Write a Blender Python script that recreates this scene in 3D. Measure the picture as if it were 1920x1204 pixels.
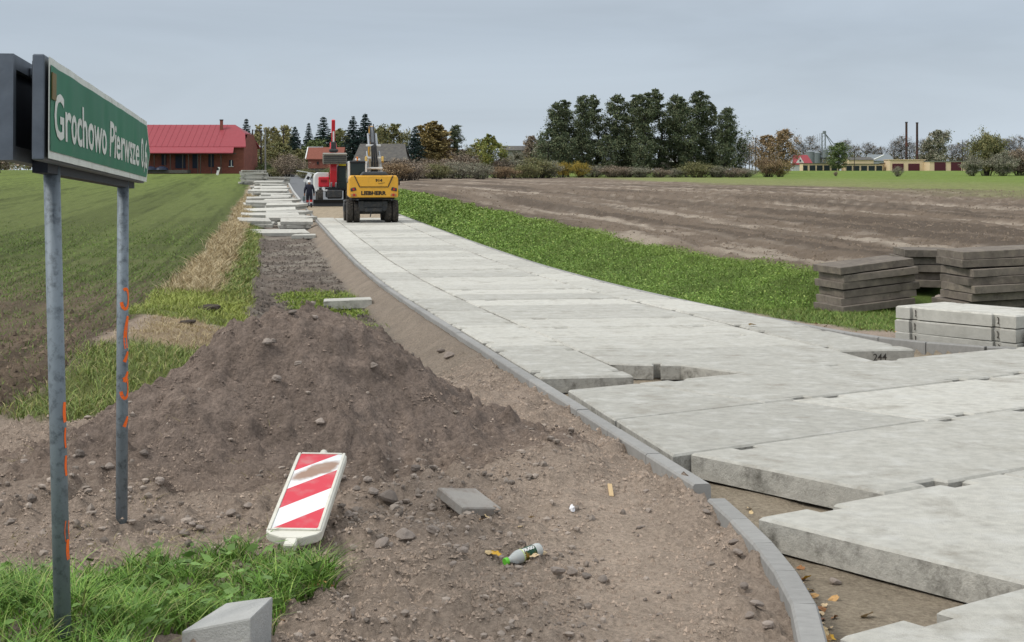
import bpy, bmesh, math, random
import numpy as np
from mathutils import Vector, Matrix, Euler

for o in list(bpy.data.objects):
    bpy.data.objects.remove(o, do_unlink=True)
scene = bpy.context.scene
COL = scene.collection
R = math.radians
rng = np.random.default_rng(7)
random.seed(7)

# ------------------------------------------------------------------ camera
CAMZ = 1.7
cam_data = bpy.data.cameras.new('Camera')
cam = bpy.data.objects.new('Camera', cam_data)
COL.objects.link(cam)
cam.location = (0, 0, CAMZ)
cam.rotation_euler = (R(90), 0, 0)
cam_data.sensor_width = 36.0
cam_data.lens = 48.75
cam_data.shift_y = -0.1469
cam_data.clip_start = 0.1
cam_data.clip_end = 6000
scene.camera = cam

# ------------------------------------------------------------------ world: overcast sky
SUN_EL, SUN_AZ = R(48), R(250)
world = bpy.data.worlds.new('World')
scene.world = world
world.use_nodes = True
nt = world.node_tree
nt.nodes.clear()
def wn(t, **kw):
    n = nt.nodes.new(t)
    for k, v in kw.items():
        setattr(n, k, v)
    return n
out = wn('ShaderNodeOutputWorld')
bg = wn('ShaderNodeBackground')
bg.inputs['Strength'].default_value = 0.1
sky = wn('ShaderNodeTexSky', sky_type='NISHITA', sun_disc=False)
sky.sun_elevation = SUN_EL
sky.sun_rotation = SUN_AZ
sky.air_density = 1.0
sky.dust_density = 3.0
tc = wn('ShaderNodeTexCoord')
sep = wn('ShaderNodeSeparateXYZ')
nt.links.new(tc.outputs['Generated'], sep.inputs[0])
# a closed cloud deck, brighter overhead than at the horizon as every overcast sky is
ramp = wn('ShaderNodeValToRGB')
cr = ramp.color_ramp
cr.elements[0].position = 0.0
cr.elements[0].color = (0.50, 0.57, 0.635, 1)
cr.elements[1].position = 1.0
cr.elements[1].color = (1.12, 1.14, 1.16, 1)
e = cr.elements.new(0.10); e.color = (0.385, 0.445, 0.515, 1)
e = cr.elements.new(0.4); e.color = (0.62, 0.67, 0.73, 1)
nt.links.new(sep.outputs['Z'], ramp.inputs['Fac'])
mp = wn('ShaderNodeMapping')
mp.inputs['Scale'].default_value = (1.0, 1.0, 5.5)
mp.inputs['Rotation'].default_value = (0.06, 0.10, 0)
nt.links.new(tc.outputs['Generated'], mp.inputs[0])
nz = wn('ShaderNodeTexNoise')
nz.inputs['Scale'].default_value = 3.2
nz.inputs['Detail'].default_value = 7
nz.inputs['Roughness'].default_value = 0.55
nz.inputs['Distortion'].default_value = 0.6
nt.links.new(mp.outputs[0], nz.inputs['Vector'])
mr = wn('ShaderNodeMapRange')
mr.inputs[1].default_value = 0.3
mr.inputs[2].default_value = 0.7
mr.inputs[3].default_value = 0.93
mr.inputs[4].default_value = 1.08
nt.links.new(nz.outputs['Fac'], mr.inputs[0])
mul = wn('ShaderNodeVectorMath', operation='MULTIPLY')
nt.links.new(ramp.outputs['Color'], mul.inputs[0])
nt.links.new(mr.outputs[0], mul.inputs[1])
scl = wn('ShaderNodeVectorMath', operation='SCALE')
scl.inputs['Scale'].default_value = 10.0
nt.links.new(mul.outputs[0], scl.inputs[0])
mix = wn('ShaderNodeMix', data_type='RGBA')
mix.inputs[0].default_value = 0.9
nt.links.new(sky.outputs[0], mix.inputs[6])
nt.links.new(scl.outputs[0], mix.inputs[7])
nt.links.new(mix.outputs[2], bg.inputs['Color'])
nt.links.new(bg.outputs[0], out.inputs[0])

sun_d = bpy.data.lights.new('Sun', 'SUN')
sun_d.energy = 1.5
sun_d.angle = R(12)
sun_d.color = (1.0, 0.96, 0.9)
sun = bpy.data.objects.new('Sun', sun_d)
COL.objects.link(sun)
sd = Vector((math.sin(SUN_AZ) * math.cos(SUN_EL), math.cos(SUN_AZ) * math.cos(SUN_EL), math.sin(SUN_EL)))
sun.rotation_euler = sd.to_track_quat('Z', 'Y').to_euler()

scene.view_settings.view_transform = 'Standard'
scene.view_settings.look = 'None'
scene.view_settings.exposure = 0.3
scene.view_settings.gamma = 1
scene.render.engine = 'CYCLES'
scene.cycles.use_denoising = True
try:
    scene.cycles.denoiser = 'OPENIMAGEDENOISE'
except Exception:
    pass
scene.cycles.max_bounces = 5
scene.cycles.diffuse_bounces = 2
scene.cycles.glossy_bounces = 2
scene.cycles.transmission_bounces = 4
scene.cycles.transparent_max_bounces = 6
scene.cycles.caustics_reflective = False
scene.cycles.caustics_refractive = False

# ------------------------------------------------------------------ numpy noise
def _hash(ix, iy, seed):
    h = (ix.astype(np.int64) * 374761393 + iy.astype(np.int64) * 668265263 + seed * 1442695041) & 0xFFFFFFFF
    h = ((h ^ (h >> 13)) * 1274126177) & 0xFFFFFFFF
    h = (h ^ (h >> 16)) & 0xFFFFFFFF
    return h / 4294967295.0
def vnoise(x, y, seed=0):
    x = np.asarray(x, float); y = np.asarray(y, float)
    ix = np.floor(x); iy = np.floor(y)
    fx = x - ix; fy = y - iy
    fx = fx * fx * fx * (fx * (fx * 6 - 15) + 10); fy = fy * fy * fy * (fy * (fy * 6 - 15) + 10)
    a = _hash(ix, iy, seed); b = _hash(ix + 1, iy, seed)
    c = _hash(ix, iy + 1, seed); d = _hash(ix + 1, iy + 1, seed)
    return (a * (1 - fx) + b * fx) * (1 - fy) + (c * (1 - fx) + d * fx) * fy
def fbm(x, y, oct=4, seed=0):
    s = 0; a = 0.5; t = 0
    for i in range(oct):
        s = s + a * vnoise(x * 2 ** i + i * 17.3, y * 2 ** i - i * 9.1, seed + i); t += a; a *= 0.5
    return s / t
def sstep(a, b, x):
    t = np.clip((np.asarray(x, float) - a) / (b - a), 0, 1)
    return t * t * (3 - 2 * t)

# ------------------------------------------------------------------ the lie of the land
# road coordinates: s across (to the east of the road line), t along it
RC, RS = math.cos(R(10)), math.sin(R(10))
def st(x, y):
    return RC * x + RS * y, -RS * x + RC * y
def xy(s, t):
    return RC * s - RS * t, RS * s + RC * t
_ys = np.linspace(0, 900, 3601)
def _smooth(tab, w):
    v = np.interp(_ys, [p[0] for p in tab], [p[1] for p in tab])
    # smoothing width grows with distance
    k = np.ones(w) / w
    pad = np.pad(v, w, mode='edge')
    # keep linear extrapolation at the start
    pad[:w] = v[0] + (v[1] - v[0]) * np.arange(-w, 0)
    return np.convolve(pad, k, 'same')[w:-w]
_DB = _smooth([(0, 1.52), (28, 2.382), (38, 2.53), (50, 2.53), (66, 2.475), (91, 2.36), (130, 2.0), (160, 1.45), (220, .75), (300, .3), (500, 0), (900, -.4)], 33)
_DL = _smooth([(0, 1.52), (28, 2.38), (38, 2.53), (50, 2.5), (66, 2.4), (91, 2.15), (130, 1.7), (173, 1.05), (220, .5), (300, .25), (500, 0), (900, -.4)], 33)
_DF = _smooth([(0, 1.6), (23, 1.78), (32, 1.9), (42, 1.88), (66, 1.72), (91, 1.5), (150, 1.52), (290, 1.45), (400, .85), (520, .1), (740, 0), (900, -.1)], 33)
def zb(y):
    return CAMZ - np.interp(y, _ys, _DB)
def _kerb_tab():
    ys = [1.5, 2.4, 3.2, 3.9, 4.45, 4.915, 5.15, 5.64, 6.21, 6.71, 7.3, 7.86]
    xs = [-.9, -.15, .38, .73, .94, 1.07, 1.115, 1.165, 1.172, 1.155, 1.105, (2.41 - RS * 7.86) / RC]
    return ys, xs
_KY, _KX = _kerb_tab()
def kerb_x(y):
    y = np.asarray(y, float)
    return np.where(y >= 7.86, (2.41 - RS * y) / RC, np.interp(y, _KY, _KX))
# the kerb that swings round to the side road
RK = [(3.78, 20.6), (4.12, 18.9), (4.40, 17.8), (4.68, 17.03), (4.95, 16.65), (5.25, 16.2), (5.8, 15.85), (6.6, 15.75), (7.6, 16.1), (9, 17.0), (11, 18.5), (14, 20.7), (20, 25)]
def right_kerb_y(x):
    return np.interp(x, [p[0] for p in RK], [p[1] for p in RK])
MX, MY = -1.36, 9.05
_mr = [0, .15, .31, .45, .65, .9, 1.07, 1.3, 1.6, 1.95]
_mh = [.93, .915, .86, .74, .54, .33, .21, .10, .025, 0]
def mound(x, y, cone=False):
    dx = x - MX; dy = y - MY
    ang = np.arctan2(dy, dx)
    wob = 1 + .10 * np.sin(ang * 2 + .6) + .07 * np.sin(ang * 3 + 2) + .06 * np.sin(ang * 5 + 1)
    sy = np.where(dy < 0, 1.12, 1.0)
    r = np.sqrt((dx * np.where(dx > 0, .97, .84)) ** 2 + (dy / sy) ** 2) / wob
    r = r * (1 + .22 * (fbm(x * 2.2, y * 2.2, 3, 5) - .5))
    h = np.interp(r, _mr, _mh)
    if cone: return h
    # the tail of low heaps that runs off towards the kerb
    def hump(cx, cy, rx, ry, hh):
        return hh * np.exp(-(((x - cx) / rx) ** 2 + ((y - cy) / ry) ** 2))
    h = h + hump(.25, 8.35, .35, .5, .13) + hump(-.25, 7.6, .4, .35, .07) + hump(-.55, 6.75, .22, .2, .07) + hump(.35, 7.3, .3, .3, .05) \
          + hump(-2.6, 7.6, .8, .7, .10) + hump(-2.1, 4.6, .72, .75, .17) + hump(-.6, 10.6, .5, .9, .1)
    return h
def ground_z(x, y, detail=True):
    x = np.asarray(x, float); y = np.asarray(y, float)
    s, t = st(x, y)
    base = CAMZ - np.interp(y, _ys, _DB)
    zl = CAMZ - np.interp(y, _ys, _DL)
    zf = CAMZ - np.interp(y, _ys, _DF)
    kx = kerb_x(y)
    left = x < kx
    far = sstep(12, 17, y)
    # west of the kerb: trodden dirt near the junction, a sand slope and a sunken strip farther on
    fall = np.interp(s, [-2.6, -1.9, -1.1, -.5, 0, 1.5, 1.8, 2.3], [0.0, -.02, -.08, -.24, -.36, -.38, -.33, -.07])
    zleft = base - .07 * (1 - far) + fall * far
    wl = sstep(-1.2, -4.0, s)
    zleft = zleft * (1 - wl) + (zl + .0) * wl
    # sand bed under the slabs
    zbed = base - .165 + .11 * sstep(70.5, 73, y)
    # east: bank and ploughed field
    low = base - .09
    q = np.minimum(s - 7.45, y - 23.3 - .05 * (x - 6))
    wr = sstep(0.05, 2.3, q)
    zright = low * (1 - wr) + zf * wr
    inroad = np.where(x > 3.78, np.where(y > 20.6, s < 7.2, y < right_kerb_y(x)), True) & (s < 7.2)
    cross = (x > 3.78) & (y < right_kerb_y(x))
    road = inroad | cross
    z = np.where(left, zleft, np.where(road, zbed, zright))
    z = np.where(y > 93, np.where((s > 2.35) & (s < 7.2), base - .06, z), z)
    if detail:
        m = mound(x, y) * left
        z = z + m
        # crumbly dirt: coarse lumps near, ridges across the sunken strip
        nearw = left * sstep(17, 12, y) * sstep(-3.6, -2.6, s)
        track = np.exp(-((x - (kx - .62)) / .33) ** 2) * sstep(9.5, 7, y)
        lump = (fbm(x * 2.6, y * 2.6, 3, 11) - .5) * .07 + np.maximum(fbm(x * 9, y * 9, 3, 12) - .5, 0) * .22 + (fbm(x * 24, y * 24, 2, 13) - .5) * .03
        z = z + nearw * lump * (1 - .75 * track) - .03 * track * nearw
        strip = left * sstep(15, 19, y) * sstep(62, 56, y) * sstep(-.7, -.2, s) * sstep(1.9, 1.4, s)
        z = z + strip * ((fbm(s * .8, t * 2.2, 3, 21) - .5) * .30 + (fbm(x * 5, y * 5, 3, 22) - .5) * .12)
        # ruts raked into the sand slope beside the kerb
        sl = left * sstep(12, 15, y) * sstep(95, 60, y) * sstep(1.5, 1.8, s) * sstep(2.32, 2.2, s)
        z = z + sl * (fbm(s * 2.0 + t * .8, t * 5.5, 3, 31) - .5) * .17
        # grassy strip
        gs = left * sstep(-2.3, -1.6, s) * sstep(.2, -.4, s) * sstep(9, 11, y)
        z = z + gs * (fbm(x * 1.1, y * .8, 3, 41) - .4) * .22
        # field tilth
        fl = sstep(-1.9, -2.5, s) * sstep(200, 40, y)
        z = z + fl * ((fbm(x * 3, y * 3, 3, 51) - .5) * .06)
        # ploughed mud field: wheel ruts running beside the road
        mf = (~left) * wr
        phase = s + 1.4 * (fbm(t * .02, s * .2, 2, 61) - .5)
        ruts = (vnoise(phase * 1.3, t * .012, 62) - .5) * .16 + (fbm(s * 1.6, t * .5, 3, 63) - .5) * .22 + (fbm(x * 3.2, y * 3.2, 3, 64) - .5) * .12
        z = z + mf * ruts * sstep(260, 60, y)
        bk = (~left) * sstep(.1, .5, q) * sstep(2.6, 1.6, q)
        z = z + bk * (fbm(x * .9, y * .7, 3, 71) - .5) * .25
        rz = (~left) * (~road) * sstep(.6, 0, q)
        z = z + rz * (fbm(x * 2, y * 2, 3, 73) - .5) * .05
        z = z + (road & (y < 98)) * ((fbm(x * 3, y * 3, 3, 81) - .5) * .035)
    return z
def gz(x, y):
    return float(ground_z(np.array([x]), np.array([y]))[0])
def unproj(px, py, d):
    """point seen at photograph pixel (px, py) at depth d"""
    return Vector(((px - 960) / 2600 * d, d, CAMZ - (py - 320) / 2600 * d))
def on_slab(px, py):
    """point of the paved surface seen at a photograph pixel"""
    d0, d1 = 2.0, 300.0
    f = lambda d: CAMZ - (py - 320) / 2600 * d - float(zb(d))
    for _ in range(50):
        m = (d0 + d1) / 2
        if f(m) > 0: d0 = m
        else: d1 = m
    return ((px - 960) / 2600 * d0, d0)

# ------------------------------------------------------------------ materials
MATS = {}
def mat(name, color=(.5, .5, .5), rough=.8, metal=0.0, var=0.0, nscale=6.0, bump=0.0, bscale=40.0, spec=.3, stain=None, stain_scale=2.0, stain_amt=.5, attr=None, objvar=0.0, trans=0.0, coat=0.0, stretch=None, detail=5, stain2=None, stain2_scale=8.0, stain2_amt=.5, stain2_lo=.55):
    if name in MATS:
        return MATS[name]
    m = bpy.data.materials.new(name)
    m.use_nodes = True
    t = m.node_tree
    b = t.nodes['Principled BSDF']
    b.inputs['Roughness'].default_value = rough
    b.inputs['Metallic'].default_value = metal
    b.inputs['Specular IOR Level'].default_value = spec
    if coat:
        b.inputs['Coat Weight'].default_value = coat
    if trans:
        b.inputs['Transmission Weight'].default_value = trans
    L = t.links.new
    N = t.nodes.new
    c = N('ShaderNodeTexCoord')
    vec = c.outputs['Object']
    if stretch:
        mpn = N('ShaderNodeMapping'); mpn.inputs['Scale'].default_value = stretch
        L(vec, mpn.inputs[0]); vec = mpn.outputs[0]
    info = N('ShaderNodeObjectInfo')
    add = N('ShaderNodeVectorMath'); add.operation = 'ADD'
    sc_ = N('ShaderNodeVectorMath'); sc_.operation = 'SCALE'; sc_.inputs['Scale'].default_value = 37.0
    cmb = N('ShaderNodeCombineXYZ')
    L(info.outputs['Random'], cmb.inputs[0]); L(info.outputs['Random'], cmb.inputs[1])
    L(cmb.outputs[0], sc_.inputs[0]); L(vec, add.inputs[0]); L(sc_.outputs[0], add.inputs[1])
    vec = add.outputs[0]
    if attr:
        a = N('ShaderNodeAttribute'); a.attribute_name = attr
        col = a.outputs['Color']
    else:
        rgb = N('ShaderNodeRGB'); rgb.outputs[0].default_value = (*color, 1)
        col = rgb.outputs[0]
    def mulv(col, fac):
        n = N('ShaderNodeVectorMath'); n.operation = 'MULTIPLY'
        L(col, n.inputs[0]); L(fac, n.inputs[1]); return n.outputs[0]
    if var:
        n1 = N('ShaderNodeTexNoise'); n1.inputs['Scale'].default_value = nscale; n1.inputs['Detail'].default_value = detail
        n1.inputs['Roughness'].default_value = .65
        L(vec, n1.inputs['Vector'])
        r1 = N('ShaderNodeMapRange'); r1.inputs[1].default_value = .25; r1.inputs[2].default_value = .75
        r1.inputs[3].default_value = 1 - var; r1.inputs[4].default_value = 1 + var
        L(n1.outputs['Fac'], r1.inputs[0]); col = mulv(col, r1.outputs[0])
    if objvar:
        r2 = N('ShaderNodeMapRange'); r2.inputs[3].default_value = 1 - objvar; r2.inputs[4].default_value = 1 + objvar
        L(info.outputs['Random'], r2.inputs[0]); col = mulv(col, r2.outputs[0])
    if stain:
        n2 = N('ShaderNodeTexNoise'); n2.inputs['Scale'].default_value = stain_scale; n2.inputs['Detail'].default_value = 8
        n2.inputs['Roughness'].default_value = .7
        L(vec, n2.inputs['Vector'])
        r3 = N('ShaderNodeMapRange'); r3.inputs[1].default_value = .5; r3.inputs[2].default_value = .68
        r3.inputs[3].default_value = 0; r3.inputs[4].default_value = stain_amt
        L(n2.outputs['Fac'], r3.inputs[0])
        mx = N('ShaderNodeMix'); mx.data_type = 'RGBA'
        L(r3.outputs[0], mx.inputs[0]); L(col, mx.inputs[6]); mx.inputs[7].default_value = (*stain, 1)
        col = mx.outputs[2]
    if stain2:
        n4 = N('ShaderNodeTexNoise'); n4.inputs['Scale'].default_value = stain2_scale; n4.inputs['Detail'].default_value = 9
        n4.inputs['Roughness'].default_value = .75
        of = N('ShaderNodeVectorMath'); of.operation = 'ADD'; of.inputs[1].default_value = (7.3, 2.1, 4.7); L(vec, of.inputs[0])
        L(of.outputs[0], n4.inputs['Vector'])
        r4 = N('ShaderNodeMapRange'); r4.inputs[1].default_value = stain2_lo; r4.inputs[2].default_value = stain2_lo + .16
        r4.inputs[3].default_value = 0; r4.inputs[4].default_value = stain2_amt
        L(n4.outputs['Fac'], r4.inputs[0])
        m4 = N('ShaderNodeMix'); m4.data_type = 'RGBA'
        L(r4.outputs[0], m4.inputs[0]); L(col, m4.inputs[6]); m4.inputs[7].default_value = (*stain2, 1)
        col = m4.outputs[2]
    L(col, b.inputs['Base Color'])
    if bump:
        n3 = N('ShaderNodeTexNoise'); n3.inputs['Scale'].default_value = bscale; n3.inputs['Detail'].default_value = 8
        n3.inputs['Roughness'].default_value = .7
        L(vec, n3.inputs['Vector'])
        bp = N('ShaderNodeBump'); bp.inputs['Strength'].default_value = min(1, bump); bp.inputs['Distance'].default_value = .02 * max(1, bump) ** 1.2
        L(n3.outputs['Fac'], bp.inputs['Height']); L(bp.outputs[0], b.inputs['Normal'])
    MATS[name] = m
    return m

# ------------------------------------------------------------------ object helpers
def tag(o, label=None, cat=None, group=None, kind=None):
    if label: o['label'] = label
    if cat: o['category'] = cat
    if group: o['group'] = group
    if kind: o['kind'] = kind
    return o
def link(name, me, parent=None, loc=(0, 0, 0), rot=(0, 0, 0), scale=None):
    o = bpy.data.objects.new(name, me)
    COL.objects.link(o)
    o.location = loc
    o.rotation_euler = rot
    if scale is not None:
        o.scale = scale if hasattr(scale, '__len__') else (scale,) * 3
    if parent is not None:
        o.parent = parent
    return o
def empty(name, loc=(0, 0, 0), rot=(0, 0, 0), parent=None):
    o = link(name, None, parent, loc, rot)
    o.empty_display_size = .2
    return o
def np_mesh(name, verts, faces, material=None, colors=None, smooth=False, cname='Col'):
    """faces: (n, k) array, k = 3 or 4"""
    me = bpy.data.meshes.new(name)
    verts = np.asarray(verts, np.float32); faces = np.asarray(faces, np.int32)
    n, k = faces.shape
    me.vertices.add(len(verts)); me.vertices.foreach_set('co', verts.ravel())
    me.loops.add(n * k); me.loops.foreach_set('vertex_index', faces.ravel())
    me.polygons.add(n)
    me.polygons.foreach_set('loop_start', np.arange(0, n * k, k, dtype=np.int32))
    me.polygons.foreach_set('loop_total', np.full(n, k, np.int32))
    me.polygons.foreach_set('use_smooth', np.full(n, bool(smooth)))
    me.update(calc_edges=True)
    if colors is not None:
        ca = me.color_attributes.new(cname, 'FLOAT_COLOR', 'POINT')
        c4 = np.ones((len(verts), 4), np.float32); c4[:, :3] = colors
        ca.data.foreach_set('color', c4.ravel())
    if material:
        me.materials.append(material)
    return me
class MB:
    """collects simple solids into one mesh"""
    def __init__(self):
        self.v = []; self.f = []; self.mi = []; self.cur = 0
    def add(self, vs, fs, M=None):
        b = len(self.v)
        for p in vs:
            p = Vector(p)
            if M is not None: p = M @ p
            self.v.append(p)
        for f in fs:
            self.f.append([b + i for i in f]); self.mi.append(self.cur)
        return self
    def box(self, c, s, rot=None, M=None):
        x, y, z = s[0] / 2, s[1] / 2, s[2] / 2
        vs = [Vector(p) for p in ((-x, -y, -z), (x, -y, -z), (x, y, -z), (-x, y, -z), (-x, -y, z), (x, -y, z), (x, y, z), (-x, y, z))]
        if rot is not None:
            e = Euler(rot).to_matrix(); vs = [e @ p for p in vs]
        vs = [p + Vector(c) for p in vs]
        return self.add(vs, [(0, 3, 2, 1), (4, 5, 6, 7), (0, 1, 5, 4), (1, 2, 6, 5), (2, 3, 7, 6), (3, 0, 4, 7)], M)
    def prism(self, poly, axis, a, b, M=None):
        """poly: 2D outline in the plane across the axis (x: (y,z), y: (x,z), z: (x,y))"""
        def p3(p, h):
            return {'x': (h, p[0], p[1]), 'y': (p[0], h, p[1]), 'z': (p[0], p[1], h)}[axis]
        n = len(poly)
        vs = [p3(p, a) for p in poly] + [p3(p, b) for p in poly]
        fs = [list(range(n))[::-1], list(range(n, 2 * n))] + [(i, (i + 1) % n, n + (i + 1) % n, n + i) for i in range(n)]
        return self.add(vs, fs, M)
    def tube(self, p0, p1, r0, r1=None, n=8, cap=True, M=None):
        r1 = r0 if r1 is None else r1
        p0 = Vector(p0); p1 = Vector(p1)
        d = (p1 - p0).normalized()
        a = d.orthogonal().normalized(); b = d.cross(a)
        vs = []
        for p, r in ((p0, r0), (p1, r1)):
            for i in range(n):
                an = 2 * math.pi * i / n
                vs.append(p + a * (r * math.cos(an)) + b * (r * math.sin(an)))
        fs = [(i, (i + 1) % n, n + (i + 1) % n, n + i) for i in range(n)]
        if cap:
            fs += [list(range(n))[::-1], list(range(n, 2 * n))]
        return self.add(vs, fs, M)
    def path(self, pts, r, n=6):
        for a, b in zip(pts[:-1], pts[1:]):
            self.tube(a, b, r, r, n)
        return self
    def lathe(self, prof, axis='z', n=16, M=None):
        vs = []; fs = []
        for r, h in prof:
            for i in range(n):
                an = 2 * math.pi * i / n
                c, s_ = r * math.cos(an), r * math.sin(an)
                vs.append({'z': (c, s_, h), 'x': (h, c, s_), 'y': (s_, h, c)}[axis])
        for k in range(len(prof) - 1):
            for i in range(n):
                j = (i + 1) % n
                fs.append((k * n + i, k * n + j, (k + 1) * n + j, (k + 1) * n + i))
        fs.append(list(range(n))[::-1]); fs.append(list(range((len(prof) - 1) * n, len(prof) * n)))
        return self.add(vs, fs, M)
    def mesh(self, name, mats, bevel=0.0, seg=1, smooth=False):
        bm = bmesh.new()
        bv = [bm.verts.new(p) for p in self.v]
        bm.verts.ensure_lookup_table()
        for f, mi in zip(self.f, self.mi):
            try:
                fc = bm.faces.new([bv[i] for i in f]); fc.material_index = mi
            except ValueError:
                pass
        bmesh.ops.recalc_face_normals(bm, faces=bm.faces)
        if bevel > 0:
            es = [e for e in bm.edges if len(e.link_faces) == 2 and e.calc_face_angle(0) > .35]
            bmesh.ops.bevel(bm, geom=es, offset=bevel, segments=seg, profile=.6, affect='EDGES', clamp_overlap=True)
        if smooth:
            for f in bm.faces: f.smooth = True
        me = bpy.data.meshes.new(name)
        bm.to_mesh(me); bm.free()
        for m in (mats if isinstance(mats, (list, tuple)) else [mats]):
            me.materials.append(m)
        return me
    def build(self, name, mats, parent=None, loc=(0, 0, 0), rot=(0, 0, 0), bevel=0.0, seg=1, smooth=False):
        return link(name, self.mesh(name, mats, bevel, seg, smooth), parent, loc, rot)
def copy_tree(o, parent=None):
    c = o.copy()
    COL.objects.link(c)
    c.parent = parent
    for ch in o.children:
        copy_tree(ch, c)
    return c
def text_mesh(name, body, size, material, extrude=.0015, bold=0.0, sx=1.0):
    cu = bpy.data.curves.new(name, 'FONT')
    cu.body = body; cu.size = size; cu.extrude = extrude; cu.offset = bold
    cu.resolution_u = 3
    ob = bpy.data.objects.new(name, cu)
    COL.objects.link(ob)
    dg = bpy.context.evaluated_depsgraph_get()
    me = bpy.data.meshes.new_from_object(ob.evaluated_get(dg))
    bpy.data.objects.remove(ob, do_unlink=True)
    me.materials.clear(); me.materials.append(material)
    xs = [v.co.x for v in me.vertices]
    me['w'] = (max(xs) - min(xs)) * sx
    x0 = min(xs)
    for v in me.vertices:
        v.co.x = (v.co.x - x0) * sx
    return me
# ================================================================== THE GROUND
def axis_rows():
    r = [.5]
    while r[-1] < 1500:
        y = r[-1] - 4
        k = 1.02 if y < 3.5 else (1.0058 if y < 18 else (1.0085 if y < 60 else 1.022))
        r.append(r[-1] * k)
    return np.array(r)
rows = axis_rows()
cols = np.concatenate([np.linspace(-3, -.45, 40)[:-1], np.linspace(-.45, .45, 430), np.linspace(.45, 3, 40)[1:]])
GX = (rows[:, None] * cols[None, :])
GY = np.repeat((rows - 4)[:, None], len(cols), 1)
gx, gy = GX.ravel(), GY.ravel()
GZ = ground_z(gx, gy)
GZ = GZ - .035 * sstep(.06, .14, mound(gx, gy, True)) * (gx < kerb_x(gy))

def mixc(a, b, w):
    w = np.asarray(w)[:, None]
    return a * (1 - w) + np.asarray(b)[None, :] * w if np.ndim(b) == 1 else a * (1 - w) + b * w
def region_weights(x, y):
    s, t = st(x, y)
    left = x < kerb_x(y)
    W = {}
    n1 = fbm(x * .7, y * .7, 3, 101) - .5
    n2 = fbm(x * 2.5, y * 2.5, 3, 102) - .5
    e = n1 * .8 + n2 * .5
    # green verge west of the road
    near_edge = np.interp(x, [-9, -4, -3.2, -2.2, -1.5, -.9], [9.6, 9.7, 10.2, 12.0, 14.5, 17.0])
    ff = sstep(15, 19, y)
    g_far = sstep(-1.05, -.85, s + e * .5) * sstep(-.2, -.4, s + e * .5) * sstep(26, 28, y)
    g_mid = sstep(-2.15, -1.95, s + e * .4) * sstep(-.3, -.5, s + e * .5) * sstep(20.0, 21.0, y + e * 1.5) * sstep(28.5, 27, y + e)
    g_near = sstep(-2.1, -1.75, s + e * .7) * sstep(-.25, -.5, s + e * .6) * sstep(-.1, .4, y - near_edge + e * .8) * sstep(17.2, 16.2, y + e * 1.5)
    W['green'] = np.clip(g_far + g_mid + g_near, 0, 1) * left
    # dry bleached grass on the field side
    W['dry'] = left * sstep(-1.9, -1.65, s + e * 1.0) * sstep(-.85, -1.1, s + e * 1.0) * sstep(25.5, 28.5, y + e * 4) * sstep(170, 120, y) \
        + left * sstep(-1.9, -1.5, s + e * .6) * sstep(-.2, -.5, s + e * .6) * sstep(16.4, 17.2, y + e) * sstep(20.6, 19.8, y + e)
    W['dry'] = np.clip(W['dry'], 0, 1)
    # grass tongue on the sunken strip
    W['tongue'] = left * sstep(.25, .7, s + e * .5 + (y - 27) * .06) * sstep(1.85, 1.6, s + e * .3) * sstep(24.3, 25.3, y + e * 2) * sstep(32, 30, y + e * 3)
    W['tongue'] += left * np.exp(-(((s - 1.25) / .3) ** 2 + ((y - 22.6) / 1.4) ** 2)) * .8
    W['field'] = sstep(-1.75, -2.1, s + e * .5) * sstep(10.3, 11.2, y + e * .6 + .25 * (x + 4)) * left
    q = np.minimum(s - 7.45, y - 23.3 - .05 * (x - 6))
    right = (~left) & (s > 7.2) & ((y > 20.6) | (x > 3.7)) & ((y > right_kerb_y(x) + .05) | (y > 20.6))
    W['bank'] = right * sstep(-.15, .1, q + e * .2) * sstep(2.75, 2.25, q + e * .5)
    W['lowgrass'] = right * sstep(.1, -.1, q + e * .2) * sstep(-.2, .5, (y - (right_kerb_y(x) + 2.2)) + e * 1.2)
    W['mud'] = right * sstep(2.3, 2.6, q + e * .4)
    # line where the ploughed land stops and young corn begins
    bx, by = 19.6, 212.0
    dxl, dyl = 32 - 19.6, 87 - 212.0
    side = ((x - bx) * (-dyl) + (y - by) * dxl) / math.hypot(dxl, dyl)
    W['corn'] = W['mud'] * sstep(-3, 4, side + (fbm(x * .05, y * .05, 3, 111) - .5) * 14) + (~left) * sstep(285, 292, y)
    W['corn'] = np.clip(W['corn'], 0, 1)
    W['bed'] = (~left) & ~right & (y < 200)
    strip = left * sstep(15.5, 18, y) * sstep(-.5, -.2, s + e * .4) * sstep(1.95, 1.65, s + e * .3)
    W['strip'] = strip
    W['sand'] = left * sstep(12.5, 15, y + e * 3) * sstep(1.45, 1.75, s + e * .2)
    W['left'] = left
    W['side'] = side
    return W
Wt = region_weights(gx, gy)
nA = fbm(gx * 1.3, gy * 1.3, 4, 201) ; nB = fbm(gx * 6, gy * 6, 3, 202); nC = fbm(gx * .12, gy * .12, 3, 203)
sgx, tgx = st(gx, gy)
col = np.zeros((len(gx), 3)) + np.array([.315, .250, .198])
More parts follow.
